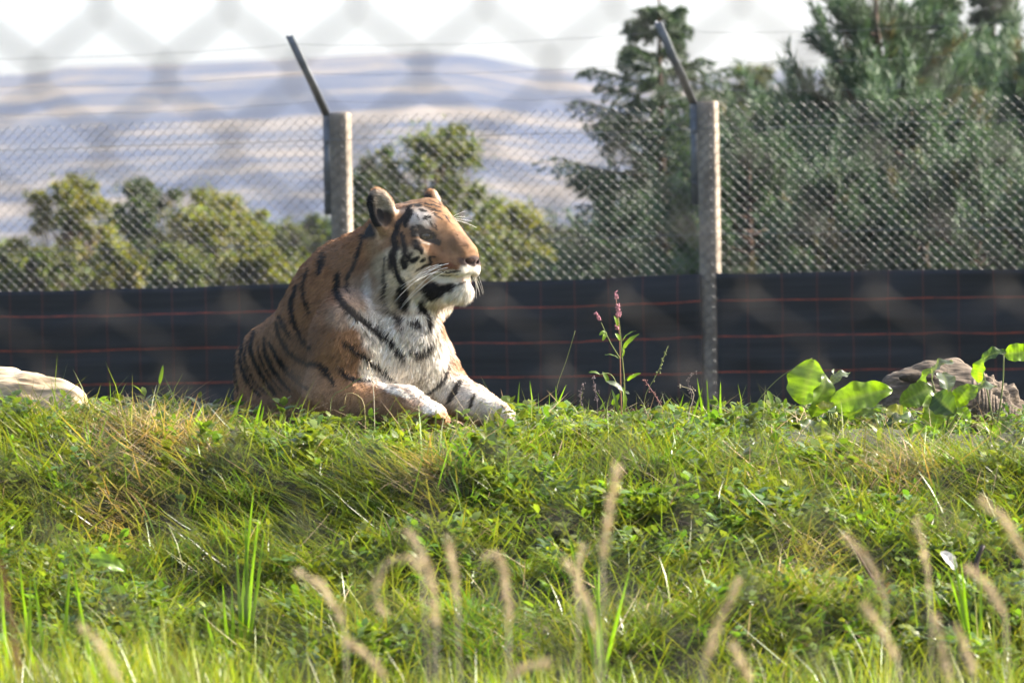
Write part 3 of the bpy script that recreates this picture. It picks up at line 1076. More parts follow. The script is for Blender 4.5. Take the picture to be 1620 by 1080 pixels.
    hcol = lerp(hcol, np.array((0.012, 0.011, 0.011)), rimb[:, None])
    headm = np.maximum(headm, rimb * (np.abs(fl[:, 1]) < 110) * (fl[:, 0] > -60))
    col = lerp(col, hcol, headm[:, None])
    # nearest surface point under a photograph pixel
    order = np.argsort(V[:, 1])
    pv = px[order]; Vo = V[order]

    def lift(q):
        m = np.where((np.abs(pv[:, 0] - q[0]) < 3.2) & (np.abs(pv[:, 1] - q[1]) < 3.2))[0]
        return Vo[m[0]] if len(m) else None
    black = np.array((0.014, 0.012, 0.012))
    wp = px + wob * 1.3 + fine[:, None] * 0.5

    def body_stripe(pts, hw, amt=1.0, c=black):
        nonlocal col
        P = resample(np.array(pts, float) / 2.572 + [340, 270], 14)
        D, t = seg_dist(wp, P)
        wd = 1.02 * hw / 2.572 * (0.35 + 0.65 * np.sin(np.pi * np.clip(t * 0.86 + 0.07, 0, 1)) ** 0.6)
        a = smooth01((wd + 0.8 - D) / 1.6) * amt * (1 - headm * 0.9)
        col = lerp(col, c, a[:, None])
    for pts, hw in [
        ([(600, 260), (590, 330), (560, 400), (540, 440), (548, 500)], 9),
        ([(505, 420), (503, 490), (540, 560), (600, 600), (660, 645), (720, 690), (770, 750)], 16),
        ([(445, 335), (428, 415)], 13), ([(385, 395), (363, 460), (370, 520), (388, 575)], 8),
        ([(338, 465), (315, 540), (330, 620), (360, 690), (392, 718)], 11), ([(268, 585), (290, 640), (308, 674)], 12),
        ([(253, 610), (270, 680), (310, 740), (380, 780), (440, 790), (485, 860)], 11),
        ([(168, 650), (153, 700), (160, 760), (190, 820), (245, 905)], 10),
        ([(205, 670), (213, 750), (255, 825), (305, 890)], 9),
        ([(125, 680), (108, 760), (135, 850), (185, 915)], 9), ([(95, 690), (82, 790), (95, 890)], 7), ([(75, 740), (70, 850)], 5),
        ([(225, 690), (270, 780), (330, 850), (375, 885)], 9), ([(245, 720), (300, 800), (350, 840)], 5), ([(140, 690), (128, 760), (160, 850), (210, 905)], 5), ([(183, 690), (190, 760), (225, 830), (270, 890)], 5), ([(60, 780), (62, 860)], 5),
        ([(525, 695), (580, 735), (640, 770), (700, 820), (738, 855)], 11), ([(505, 795), (555, 843), (642, 853)], 11),
        ([(798, 725), (840, 738), (885, 695)], 15), ([(945, 765), (925, 850), (835, 925)], 9),
        ([(997, 855), (958, 935)], 14), ([(1058, 905), (1035, 965)], 9), ([(1010, 850), (985, 900)], 5), ([(430, 790), (490, 870)], 8),
        ([(700, 380), (688, 430), (710, 520), (740, 600), (765, 645)], 9), ([(600, 640), (650, 690)], 4),
        ([(860, 560), (872, 645)], 12), ([(735, 565), (765, 605)], 16), ([(795, 605), (835, 622)], 15), ([(780, 490), (795, 555)], 20),
    ]:
        body_stripe(pts, hw)
    # face marks: pixel polylines lifted to the head and mirrored
    flw = fl + np.stack([vnoise(V, 60, 21), vnoise(V, 60, 22), vnoise(V, 60, 23)], -1) * 1.4

    def face_stripe(pts, hw, c=black, amt=1.0):
        nonlocal col
        P = resample(np.array(pts, float) / 4.909 + [560, 280], 9) if len(pts) > 1 else np.array(pts, float) / 4.909 + [560, 280]
        Q3 = [lift(q) for q in P]
        Q3 = [q for q in Q3 if q is not None]
        if not Q3: return
        H = head_local(np.array(Q3)); H[:, 1] = np.abs(H[:, 1])
        if len(H) == 1: H = np.vstack([H, H + 0.1])
        D, t = seg_dist(flw, H)
        wd = 1.15 * hw / 4.909 * (0.6 + 0.4 * np.sin(np.pi * np.clip(t * 0.8 + 0.1, 0, 1)))
        a = smooth01((wd + 0.7 - D) / 1.4) * amt * (L[:, 0] > -95)
        col = lerp(col, c, a[:, None])
    red = np.array((0.16, 0.05, 0.025))
    for pts, hw in [
        ([(440, 250), (405, 310), (395, 365)], 26), ([(470, 200), (505, 208)], 22), ([(525, 245), (565, 252)], 17),
        ([(555, 310), (595, 290)], 14), ([(485, 380), (545, 380)], 15),
        ([(445, 385), (470, 425), (520, 432), (570, 436), (610, 470), (650, 500)], 27),
        ([(475, 485), (510, 530), (550, 557)], 24), ([(355, 430), (385, 500), (390, 570), (420, 630), (460, 668), (512, 640)], 24),
        ([(372, 655), (392, 705)], 32), ([(425, 205), (390, 280), (330, 360), (310, 450), (308, 560), (300, 650), (330, 760), (350, 820), (405, 850)], 27),
        ([(525, 605), (550, 595)], 13), ([(540, 660), (560, 652)], 16), ([(622, 610), (580, 680), (500, 740)], 10),
        ([(235, 620), (245, 780), (265, 920), (290, 1010)], 12),
        ([(540, 190), (610, 200), (690, 222)], 8), ([(590, 235), (690, 258)], 8), ([(640, 290), (700, 320)], 6),
        ([(700, 280), (760, 310)], 5), ([(600, 172), (690, 205)], 7), ([(560, 215), (650, 238)], 7), ([(725, 300), (775, 355)], 5), ([(620, 265), (660, 280)], 7), ([(480, 285), (500, 330)], 5), ([(600, 330), (620, 380)], 6), ([(640, 350), (655, 400)], 6), ([(330, 480), (345, 560)], 7), ([(440, 470), (448, 520)], 7), ([(440, 200), (520, 185)], 7), ([(430, 560), (455, 610)], 8), ([(270, 560), (275, 700)], 7), ([(330, 168), (430, 160)], 9), ([(350, 190), (430, 182)], 8),
        ([(640, 690), (690, 678)], 18), ([(650, 752), (740, 752), (840, 742)], 9), ([(620, 775), (720, 782), (850, 765)], 6),
        ([(560, 870), (600, 830), (680, 840), (760, 845), (860, 808), (885, 800)], 9),
        ([(585, 850), (630, 890), (690, 880)], 50), ([(700, 870), (775, 852)], 26),
        ([(405, 880), (440, 990)], 44), ([(560, 960), (570, 1050)], 34),
        ([(215, 280), (200, 370)], 34),
    ]:
        face_stripe(pts, hw)
    for pts, hw in [([(700, 665), (760, 668)], 10), ([(690, 700), (790, 700)], 7), ([(700, 725), (800, 722)], 7)]:
        face_stripe(pts, hw, red, 0.8)
    # dark inside the ear, eye rim, nostrils, lips
    blobs = [((-4, 74, 46), (14, 14, 17), 0.9), ((55, 38, 8.5), (17, 15, 12), 1.0), ((114, 14, -34), (9, 8, 7), 0.8)]
    for c, r, a in blobs:
        q = np.linalg.norm((fl - c) / r, axis=1)
        col = lerp(col, black, (a * smooth01((1.15 - q) / 0.3))[:, None])
    face_stripe([(505, 462), (545, 492), (610, 507)], 4, np.array((0.5, 0.47, 0.42)), 0.8)
    q = np.minimum(np.linalg.norm((fl - (114, 0, -33)) / (16, 19, 11), axis=1), np.linalg.norm((fl - (103, 17, -35)) / (17, 12, 12), axis=1))
    col = lerp(col, np.array((0.05, 0.03, 0.028)), smooth01((1.1 - q) / 0.25)[:, None])
    col *= (1 + 0.10 * fine + 0.06 * vnoise(V, 60, 31))[:, None]
    return np.clip(col, 0.004, 0.9), L, px, headm, wb


def make_fur(V, Q, nr, col, L, px, headm, wb, count, parent):
    a, b, c, d = V[Q[:, 0]], V[Q[:, 1]], V[Q[:, 2]], V[Q[:, 3]]
    area = np.linalg.norm(np.cross(c - a, d - b), axis=1)
    vis = (nr[Q[:, 0]] @ np.array([0.0, -1, 0.15]) > -0.55)
    area = area * np.where(vis, 1.0, 0.25) * np.where(headm[Q[:, 0]] > 0.5, 3.6, 1.0)
    fi = rng.choice(len(Q), count, p=area / area.sum())
    uu, vv = rng.random(count), rng.random(count)
    w4 = np.stack([(1 - uu) * (1 - vv), uu * (1 - vv), uu * vv, (1 - uu) * vv], -1)
    q = Q[fi]
    P = (V[q] * w4[..., None]).sum(1); Nn = (nr[q] * w4[..., None]).sum(1)
    Nn /= np.linalg.norm(Nn, axis=1)[:, None]
    cc = (col[q] * w4[..., None]).sum(1); l = (L[q] * w4[..., None]).sum(1); hm = (headm[q] * w4).sum(1); ww = (wb[q] * w4).sum(1)
    keep = ~((np.linalg.norm((np.stack([l[:, 0], np.abs(l[:, 1]), l[:, 2]], -1) - (53, 36, 11)) / (17, 15, 9), axis=1) < 1)
             | (np.linalg.norm((l - (114, 0, -33)) / (15, 18, 12), axis=1) < 1))
    P, Nn, cc, l, hm, ww = [x[keep] for x in (P, Nn, cc, l, hm, ww)]
    n = len(P)
    flow_b = np.array([-0.45, 0.5, -0.75])                      # towards the rump and down
    fh = -H_F[None] * 1.0 + H_L[None] * (np.sign(l[:, 1]) * 0.55 * smooth01((np.abs(l[:, 1]) - 8) / 30))[:, None] \
        + H_U[None] * np.where(l[:, 2] > 20, 0.3, -0.55)[:, None]
    flow = lerp(np.broadcast_to(flow_b, (n, 3)), fh, hm[:, None])
    flow = flow + rng.normal(0, 0.15, (n, 3))
    flow -= Nn * (flow * Nn).sum(1)[:, None]
    flow /= np.linalg.norm(flow, axis=1)[:, None] + 1e-9
    ln = 0.016 + 0.010 * ww
    muzz = smooth01((l[:, 0] - 45) / 40) * hm
    chin = smooth01((-62 - l[:, 2]) / 20) * hm
    ruff = smooth01((30 - l[:, 0]) / 40) * smooth01((-5 - l[:, 2]) / 40) * hm
    top = smooth01((l[:, 2] - 10) / 30) * hm
    ln = ln * (1 - 0.6 * muzz * (1 - chin)) * (1 - 0.42 * hm * (1 - chin) * (1 - 0.6 * ruff)) * (1 - 0.35 * top) + 0.013 * chin + 0.012 * ruff
    ear = smooth01((l[:, 2] - 55) / 15) * smooth01((np.abs(l[:, 1]) - 30) / 15) * hm
    ln = lerp(ln, 0.014, ear)
    ln = np.maximum(ln, 0.0062)
    ln *= lerp(1.0, 0.55, smooth01((-190 - l[:, 2]) / 50))
    ln *= rng.uniform(0.6, 1.25, n)
    lift = rng.uniform(0.18, 0.5, n) * (1 - 0.35 * hm) + 0.12 * chin + 0.1 * ruff + 0.2 * ear
    d1 = flow * (1 - lift * 0.4)[:, None] + Nn * lift[:, None]
    d1 /= np.linalg.norm(d1, axis=1)[:, None]
    d2 = d1 + flow * 0.5 - np.array([0, 0, 0.25]); d2 /= np.linalg.norm(d2, axis=1)[:, None]
    side = np.cross(d1, Nn + rng.normal(0, 0.5, (n, 3))); side /= np.linalg.norm(side, axis=1)[:, None] + 1e-9
    wd = (rng.uniform(0.0006, 0.0012, n) * (1 - 0.35 * hm))[:, None]
    p0 = P - Nn * 0.001
    p1 = p0 + d1 * (ln * 0.55)[:, None]
    p2 = p1 + d2 * (ln * 0.5)[:, None]
    VV = np.stack([p0 - side * wd, p0 + side * wd, p1 + side * wd * 0.75, p1 - side * wd * 0.75, p2], 1).reshape(-1, 3)
    k = np.arange(n)[:, None] * 5
    quads = k + np.array([0, 1, 2, 3]); tris = k + np.array([3, 2, 4])
    shade = rng.uniform(0.62, 1.45, (n, 1)) * (1 + 0.22 * vnoise(P, 90, 41) + 0.15 * vnoise(P, 38, 42))[:, None]
    CC = np.repeat(cc * shade, 5, 0)
    o = mesh_np('fur', VV, [quads, tris], M['fur'], parent, np.clip(CC, 0.004, 0.9), smooth=True)
    NN = np.repeat(Nn * 0.8 + d2 * 0.15 + rng.normal(0, 0.22, (n, 3)), 5, 0)
    NN /= np.linalg.norm(NN, axis=1)[:, None]
    o.data.normals_split_custom_set_from_vertices(NN.astype(np.float32))
    return o


def fur_material(name):
    nb = N(name)
    at_ = nb.n('ShaderNodeAttribute', attribute_name='col')
    nb.l(at_.outputs['Color'], nb.b.inputs['Base Color'])
    nb.set(Roughness=0.62, Specular_IOR_Level=0.25)
    tr = nb.n('ShaderNodeBsdfTranslucent'); nb.l(at_.outputs['Color'], tr.inputs['Color'])
    mx = nb.n('ShaderNodeMixShader'); mx.inputs[0].default_value = 0.22
    nb.l(nb.b.outputs[0], mx.inputs[1]); nb.l(tr.outputs[0], mx.inputs[2])
    nb.l(mx.outputs[0], nb.out.inputs['Surface'])
    return nb.m


def sphere_mesh(c, r, M3=None, nu=20, nv=12):
    th = np.linspace(0, math.pi, nv + 1); ph = np.linspace(0, 2 * math.pi, nu, endpoint=False)
    T, Ph = np.meshgrid(th, ph, indexing='ij')
    D = np.stack([np.sin(T) * np.cos(Ph), np.sin(T) * np.sin(Ph), np.cos(T)], -1).reshape(-1, 3)
    r = np.broadcast_to(np.asarray(r, float), (3,))
    P = D * r
    if M3 is not None: P = P @ M3
    i = np.arange(nv)[:, None] * nu; j = np.arange(nu)[None]; j2 = (j + 1) % nu
    Qd = np.stack([i + j, i + nu + j, i + nu + j2, i + j2], -1).reshape(-1, 4)
    return P + c, [Qd], D



M['coat'] = attr_mat('tiger_coat', 0.75, 0.15, 0.1)
M['fur'] = fur_material('tiger_fur')
M['eye'] = attr_mat('tiger_eye', 0.08, 0.6)
M['nose'] = noise_mat('tiger_nose', [(0.3, (0.06, 0.03, 0.028)), (0.7, (0.17, 0.08, 0.07))], 90, rough=0.45, bump=0.3)
M['whisker'] = plain_mat('tiger_whisker', (0.85, 0.83, 0.78), 0.4)

tiger = empty('tiger', TP(560, 660, 60), 'orange black-striped tiger lying on the grassy crest, head raised and turned right', 'tiger')
tV, tQ, tN, tS = build_tiger()
tC, tL, tpx, thm, twb = paint_tiger(tV, tN)
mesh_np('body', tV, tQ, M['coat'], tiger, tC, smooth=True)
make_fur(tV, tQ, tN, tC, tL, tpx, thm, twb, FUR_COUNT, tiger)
for s in (1, -1):
    ev, ef, ed = sphere_mesh(HP(46, s * 31, 11), np.array((13.5, 13.5, 13.5)) * UP_, HM)
    gaze = np.array([0.80, s * 0.60, 0.02]); gaze = gaze / np.linalg.norm(gaze)
    c = ed @ gaze
    ec = np.where(c[:, None] > 0.93, (0.005, 0.005, 0.005), np.where(c[:, None] > 0.60, (0.075, 0.06, 0.022), (0.02, 0.02, 0.015)))
    mesh_np('eye', ev, ef, M['eye'], tiger, ec, smooth=True)
nv, nf, _ = sphere_mesh(HP(114, 0, -29.5), np.array((9.5, 13.5, 8.5)) * UP_, HM)
mesh_np('nose_pad', nv, nf, M['nose'], tiger, smooth=True)
wr = np.random.default_rng(3)
for s in (1, -1):
    for k in range(11):
        f0, u0 = 74 + 7.0 * (k % 4) + wr.uniform(-2, 2), -36 - 6.5 * (k // 4)
        b = HP(f0, s * (38 - 0.2 * (f0 - 74)), u0)
        dr = H_L * s * wr.uniform(0.5, 1.0) - H_F * wr.uniform(0.2, 0.9) + H_U * wr.uniform(-0.6, 0.05)
        dr /= np.linalg.norm(dr)
        ln = wr.uniform(45, 85) * UP_
        pts = np.stack([b + dr * ln * t + np.array([0, 0, -1]) * ln * 0.28 * t * t for t in np.linspace(0, 1, 7)])
        v, f = tube(pts, np.linspace(0.0007, 0.0003, 7), 4)
        mesh_np('whisker', v, f, M['whisker'], tiger)
    for k in range(4):                                 # brow whiskers
        b = HP(48, s * (30 + 2 * k), 40)
        dr = H_L * s * (0.25 + 0.12 * k) + H_U * (0.5 - 0.22 * k) + H_F * 0.75; dr /= np.linalg.norm(dr)
        ln = wr.uniform(25, 42) * UP_
        pts = np.stack([b + dr * ln * t + np.array([0, 0, -1]) * ln * 0.2 * t * t for t in np.linspace(0, 1, 6)])
        v, f = tube(pts, np.linspace(0.0006, 0.0003, 6), 4)
        mesh_np('whisker', v, f, M['whisker'], tiger)

# ------------------------------------------------------------------ near fence (out of focus, between viewer and mound)
ND = 3.4
nfence = empty('viewing_fence', (0, ND, 0.0), 'wide-mesh wire viewing fence close in front of the viewer, out of focus', 'fence')
ncw, nch = 203 * ND / FPX, 231 * ND / FPX
p0 = at(262, 118, ND)
nx0 = p0[0] - ncw * 30
M['nearwire'] = noise_mat('old_galvanised_wire', [(0.3, (0.014, 0.012, 0.011)), (0.7, (0.028, 0.025, 0.024))], 40, rough=0.6, metal=0.0, spec=0.14)
v, f = chain_link(nx0, nx0 + ncw * 66, 0.02, p0[2] + nch * 5, ncw, nch, 0.0018, 0.012,
                  lambda s, z, o: np.array([s, ND + o, z]), sides=5)
mesh_np('wire_mesh', v, f, M['nearwire'], nfence, smooth=True)
for s in (nx0 - 0.03, nx0 + ncw * 66 + 0.03):
    v, f = tube(np.array([(s, ND, -0.3), (s, ND, 1.0), (s, ND, p0[2] + nch * 5.3)]), 0.025, 10)
    mesh_np('post', v, f, M['iron'], nfence, smooth=True)
for z in (0.05, p0[2] + nch * 5):
    v, f = tube(np.array([(nx0 - .03, ND + .004, z), (nx0 + ncw * 33, ND + .004, z), (nx0 + ncw * 66 + .03, ND + .004, z)]), 0.002, 6)
    mesh_np('line_wire', v, f, M['nearwire'], nfence, smooth=True)

# ------------------------------------------------------------------ grass
M['grass'] = leaf_mat('grass_blades', 0.42, 0.36, 0.45, (1.4, 1.5, 0.45))
M['weed'] = leaf_mat('weed_leaves', 0.42, 0.36, 0.45, (1.4, 1.45, 0.45))
M['straw'] = leaf_mat('dry_straw', 0.25, 0.6, 0.35, (1.0, 0.95, 0.85))


def blades(n, x, y, L, W, az, lean, bend, col, r, zoff=-0.005, twist=True):
    """Curved tapering grass blades: 7 verts each."""
    z = gz(x, y) + zoff
    P0 = np.stack([x, y, z], -1)
    H = np.stack([np.cos(az), np.sin(az), np.zeros(n)], -1)
    Sd = np.stack([-np.sin(az), np.cos(az), np.zeros(n)], -1)
    if twist:
        tw = r.uniform(-1.2, 1.2, n)[:, None]
        Sd = Sd * np.cos(tw) + H * np.sin(tw)
    rows = []
    p = P0; a = lean.copy()
    for k, wk in enumerate((1.0, 0.85, 0.55, 0.0)):
        if k:
            d = H * np.sin(a)[:, None] + np.array([0, 0, 1.0]) * np.cos(a)[:, None]
            p = p + d * (L / 3)[:, None]
            a = a + bend
        if wk:
            rows += [p - Sd * (W * wk)[:, None], p + Sd * (W * wk)[:, None]]
        else:
            rows.append(p)
    V = np.stack(rows, 1).reshape(-1, 3)
    k = np.arange(n)[:, None] * 7
    Qd = np.vstack([k + [0, 1, 3, 2], k + [2, 3, 5, 4]]); T = k + [4, 5, 6]
    return V, [Qd, T], np.repeat(col, 7, 0)


def gcol(r, n, base, var=0.25, yel=0.25):
    c = np.array(base) * r.uniform(1 - var, 1 + var, (n, 1))
    c[:, 0] *= r.uniform(1 - yel, 1 + yel * 1.4, n)
    return c


gr = np.random.default_rng(42)
XW = 2.5


def patch(x, y, sc, seed):
    return vnoise(np.stack([x, y, 0 * x], -1), sc, seed)


def scatter(n, y0, y1, keep=None):
    x = gr.uniform(-XW, XW, n); y = gr.uniform(y0, y1, n)
    if keep is not None:
        m = gr.random(n) < keep(x, y); x, y = x[m], y[m]
    return x, y


def clear_of_tiger(x, y):
    """Shorter cover where the animal lies."""
    s = FPX / y; px = CX + x * s
    return (px > 375) & (px < 800) & (y > 15.75) & (y < 17.3)


def by_dock(x, y):
    s = FPX / y; px = CX + x * s
    return (px > 1235) & (px < 1625) & (y > 15.2) & (y < 16.6)


# dry patches where the turf is worn
def dryness(x, y):
    d = np.zeros_like(x)
    for (px, py, rx, ry) in [(250, 755, 110, 45), (200, 810, 60, 30), (1290, 950, 80, 35), (1420, 810, 80, 25), (690, 830, 40, 20)]:
        yy = 16.2 - (py - 640) / 430 * 3.6
        xx = (px - CX) / FPX * yy
        q = np.hypot((x - xx) / (rx * yy / FPX), (y - yy) / (ry * 0.011))
        d = np.maximum(d, smooth01(1.4 - q))
    return d


lay = []
# 1 short dense turf over the mound
x, y = scatter(95000, 12.4, 18.4); n = len(x)
tig = clear_of_tiger(x, y)
L = gr.uniform(0.03, 0.085, n) * (1 + 0.4 * patch(x, y, 4, 5)) * np.where(tig, 0.55, 1) * np.where(y > 15.3, 0.8, 1) * np.where(by_dock(x, y), 0.45, 1)
dr = dryness(x, y)
c = gcol(gr, n, (0.115, 0.147, 0.024)); c = lerp(c, gcol(gr, n, (0.22, 0.17, 0.10)), (dr * 0.95 * (gr.random(n) < .9))[:, None])
lay.append(blades(n, x, y, L, gr.uniform(.0012, .0026, n), gr.uniform(0, 2 * math.pi, n), gr.uniform(.4, 1.4, n), gr.uniform(.1, .6, n), c, gr))
# 2 long matted grass combed down the slope
x, y = scatter(75000, 12.2, 15.5, lambda x, y: 0.6 + 0.5 * patch(x, y, 2.2, 6)); n = len(x)
L = gr.uniform(0.10, 0.27, n)
flow = -math.pi / 2 + 1.3 * patch(x, y, 1.8, 7) + gr.normal(0, .75, n)
c = gcol(gr, n, (0.098, 0.124, 0.022)); dr = dryness(x, y)
c = lerp(c, gcol(gr, n, (0.25, 0.19, 0.12)), (dr * 0.95 * (gr.random(n) < .9))[:, None])
lay.append(blades(n, x, y, L, gr.uniform(.0016, .0036, n), flow, gr.uniform(.9, 1.5, n), gr.uniform(-.1, .3, n), c, gr))
# 3 upright bright grass along the foot of the mound
x, y = scatter(30000, 10.6, 13.0, lambda x, y: np.clip(1.25 - smooth01((y - 11.7) / 0.9) * 1.25 + 0.35 * patch(x, y, 2, 8), 0, 1)); n = len(x)
L = gr.uniform(0.10, 0.30, n) * (0.9 + 0.3 * patch(x, y, 2.5, 9))
lay.append(blades(n, x, y, L, gr.uniform(.0014, .0032, n), gr.uniform(0, 2 * math.pi, n), gr.uniform(.02, .4, n), gr.uniform(.02, .3, n),
                  gcol(gr, n, (0.16, 0.20, 0.026)), gr))
# 4 scattered taller blades on slope and crest
x, y = scatter(1800, 13, 17.6); n = len(x)
tig = clear_of_tiger(x, y)
L = gr.uniform(0.10, 0.24, n) * np.where(tig | by_dock(x, y), 0.4, 1) * np.where(y > 15.6, 0.75, 1)
lay.append(blades(n, x, y, L, gr.uniform(.0014, .003, n), gr.uniform(0, 2 * math.pi, n), gr.uniform(.02, .7, n), gr.uniform(.05, .4, n),
                  gcol(gr, n, (0.135, 0.185, 0.028)), gr))
# 4b lumpy tussocks on the slope
nt_ = 620
tx, ty = gr.uniform(-XW, XW, nt_), gr.uniform(12.4, 15.4, nt_)
kt = 48
x = np.repeat(tx, kt) + gr.normal(0, .022, nt_ * kt); y = np.repeat(ty, kt) + gr.normal(0, .022, nt_ * kt); n = len(x)
L = np.repeat(gr.uniform(.07, .16, nt_), kt) * gr.uniform(.6, 1.1, n)
az = np.arctan2(y - np.repeat(ty, kt), x - np.repeat(tx, kt)) + gr.normal(0, .4, n)
lay.append(blades(n, x, y, L, gr.uniform(.0016, .0034, n), az, gr.uniform(.45, 1.15, n), gr.uniform(.1, .5, n),
                  np.repeat(gcol(gr, nt_, (0.105, 0.155, 0.024), .3, .3), kt, 0) * gr.uniform(.8, 1.2, (n, 1)), gr))
# 5 behind the crest to the fence
x = gr.uniform(-4, 4, 14000); y = gr.uniform(18, 30, 14000); n = len(x)
lay.append(blades(n, x, y, gr.uniform(.06, .16, n), gr.uniform(.002, .004, n), gr.uniform(0, 2 * math.pi, n), gr.uniform(.1, .6, n), gr.uniform(.1, .4, n),
                  gcol(gr, n, (0.08, 0.12, 0.03)), gr))
# 6 nearer ground, mostly below the frame
x = gr.uniform(-2.2, 2.2, 12000); y = gr.uniform(7.0, 10.7, 12000); n = len(x)
lay.append(blades(n, x, y, gr.uniform(.08, .22, n), gr.uniform(.0016, .0032, n), gr.uniform(0, 2 * math.pi, n), gr.uniform(.05, .5, n), gr.uniform(.05, .4, n),
                  gcol(gr, n, (0.10, 0.165, 0.03)), gr))
v, f, c = join(lay)
tag(mesh_np('grass', v, f, M['grass'], None, c, smooth=True), 'thick sunlit green grass covering the mound', 'grass', kind='stuff')

# straw
x, y = scatter(9000, 12.3, 17.4, lambda x, y: 0.4 + 0.9 * dryness(x, y)); n = len(x)
x2, y2 = scatter(22000, 12.3, 15.8, lambda x, y: 0.9 * dryness(x, y))
x, y = np.concatenate([x, x2]), np.concatenate([y, y2]); n = len(x)
st = blades(n, x, y, gr.uniform(.08, .22, n), gr.uniform(.0009, .0018, n), gr.uniform(0, 2 * math.pi, n), gr.uniform(.9, 1.45, n), gr.uniform(-.05, .25, n),
            gcol(gr, n, (0.40, 0.31, 0.19), .3, .1), gr, 0.03)
tag(mesh_np('dry_straw', st[0], st[1], M['straw'], None, st[2], smooth=True), 'tangled pale dead straw lying through the grass', 'straw', kind='stuff')

# low leafy weeds: whorls of small leaves
x, y = scatter(26000, 12.6, 17.3, lambda x, y: np.clip(0.35 + 0.9 * patch(x, y, 2.6, 13), 0.03, 1) * (1 - 0.8 * dryness(x, y))); n = len(x)
tig = clear_of_tiger(x, y) | (by_dock(x, y) & (gr.random(n) < .85)); x, y = x[~tig], y[~tig]; n = len(x)
per = 8
hgt = gr.uniform(.02, .075, n)
base = np.stack([x, y, gz(x, y) + hgt], -1)
B = np.repeat(base, per, 0) + np.stack([0 * gr.random(n * per), 0 * gr.random(n * per), gr.uniform(-.03, .015, n * per)], -1)
a = gr.uniform(0, 2 * math.pi, n * per)
el = gr.uniform(-.1, .9, n * per)
D = np.stack([np.cos(a) * np.cos(el), np.sin(a) * np.cos(el), np.sin(el)], -1)
Nn = np.stack([-np.cos(a) * np.sin(el), -np.sin(a) * np.sin(el), np.cos(el)], -1) + gr.normal(0, .25, (n * per, 3))
Nn /= np.linalg.norm(Nn, axis=1)[:, None]
ln = np.repeat(gr.uniform(.018, .045, n), per) * gr.uniform(.7, 1.2, n * per)
Sd = np.cross(D, Nn)
ws = np.repeat(gr.uniform(.16, .36, n), per)
rows = []
for t, wk, dz in ((0, .12, 0), (.3, 1, .04), (.65, .85, .02), (1, .0, -.12)):
    ctr = B + D * (ln * t)[:, None] + Nn * (ln * dz)[:, None]
    if wk: rows += [ctr - Sd * (ln * ws * wk)[:, None], ctr + Sd * (ln * ws * wk)[:, None]]
    else: rows.append(ctr)
V = np.stack(rows, 1).reshape(-1, 3)
k = np.arange(n * per)[:, None] * 7
F = [np.vstack([k + [0, 1, 3, 2], k + [2, 3, 5, 4]]), k + [4, 5, 6]]
c = np.repeat(np.repeat(gcol(gr, n, (0.098, 0.15, 0.024), .35, .25), per, 0) * gr.uniform(.8, 1.2, (n * per, 1)), 7, 0)
tag(mesh_np('low_weeds', V, F, M['weed'], None, c, smooth=True), 'small leafy weeds growing through the grass', 'weeds', kind='stuff')


# ------------------------------------------------------------------ single plants
def leaf_mesh(base, tip, width, normal, curl=0.15, wave=0.06, fold=0.2, nl=12, shape=0.9, seed=0, nw=4):
    """Broad leaf with a folded midrib and a wavy margin; double rows across."""
    r = np.random.default_rng(seed)
    base, tip, normal = map(lambda q: np.asarray(q, float), (base, tip, normal))
    ax = tip - base; Ln = np.linalg.norm(ax); ax = ax / Ln
    normal = normal - ax * (normal @ ax); normal /= np.linalg.norm(normal)
    sd = np.cross(ax, normal)
    ph = r.uniform(0, 6, 2)
    V = []
    for i in range(nl + 1):
        t = i / nl
        wd = width * (math.sin(math.pi * min(max(t, 0.004), 0.998) ** shape) ** 0.58)
        ctr = base + ax * Ln * t + normal * curl * Ln * math.sin(math.pi * t)
        for j in range(-nw, nw + 1):
            q = j / nw
            wv = wave * Ln * abs(q) ** 2 * math.sin(t * 15 + ph[0 if j > 0 else 1]) * (0.4 + 0.6 * t)
            V.append(ctr + sd * q * wd * (1 + 0.05 * math.sin(t * 23 + ph[0] + j)) + normal * (abs(q) * fold * wd + wv))
    m = 2 * nw + 1
    i = np.arange(nl)[:, None] * m; j = np.arange(m - 1)[None]
    return np.array(V), [np.stack([i + j, i + j + 1, i + m + j + 1, i + m + j], -1).reshape(-1, 4)]


def vein_col(nl, nw, base, r, rib=(0.20, 0.25, 0.08)):
    c = np.array(base) * r.uniform(.75, 1.2, ((nl + 1) * (2 * nw + 1), 1))
    c = c.reshape(nl + 1, 2 * nw + 1, 3)
    c[:, nw] = lerp(c[:, nw], np.array(rib), .5)
    c[1::3] *= 1.25
    return c.reshape(-1, 3)


M['dock'] = leaf_mat('dock_leaf', 0.5, 0.36, 0.45, (1.2, 1.3, 0.22))
M['stem'] = attr_mat('plant_stem', 0.6, 0.3)
M['flower'] = noise_mat('pink_flower_spike', [(0.3, (0.25, 0.08, 0.12)), (0.7, (0.52, 0.24, 0.28))], 160, rough=0.7)
M['seed'] = leaf_mat('dry_seed_head', 0.3, 0.7, 0.2, (1.1, 1.0, 0.85))


def stem(parent, pts, r0, r1, c, name='stem', n=12, sides=5):
    P = resample(pts, n)
    v, f = tube(P, np.linspace(r0, r1, n), sides)
    return mesh_np(name, v, f, M['stem'], parent, np.broadcast_to(np.array(c, float), (len(v), 3)), smooth=True)


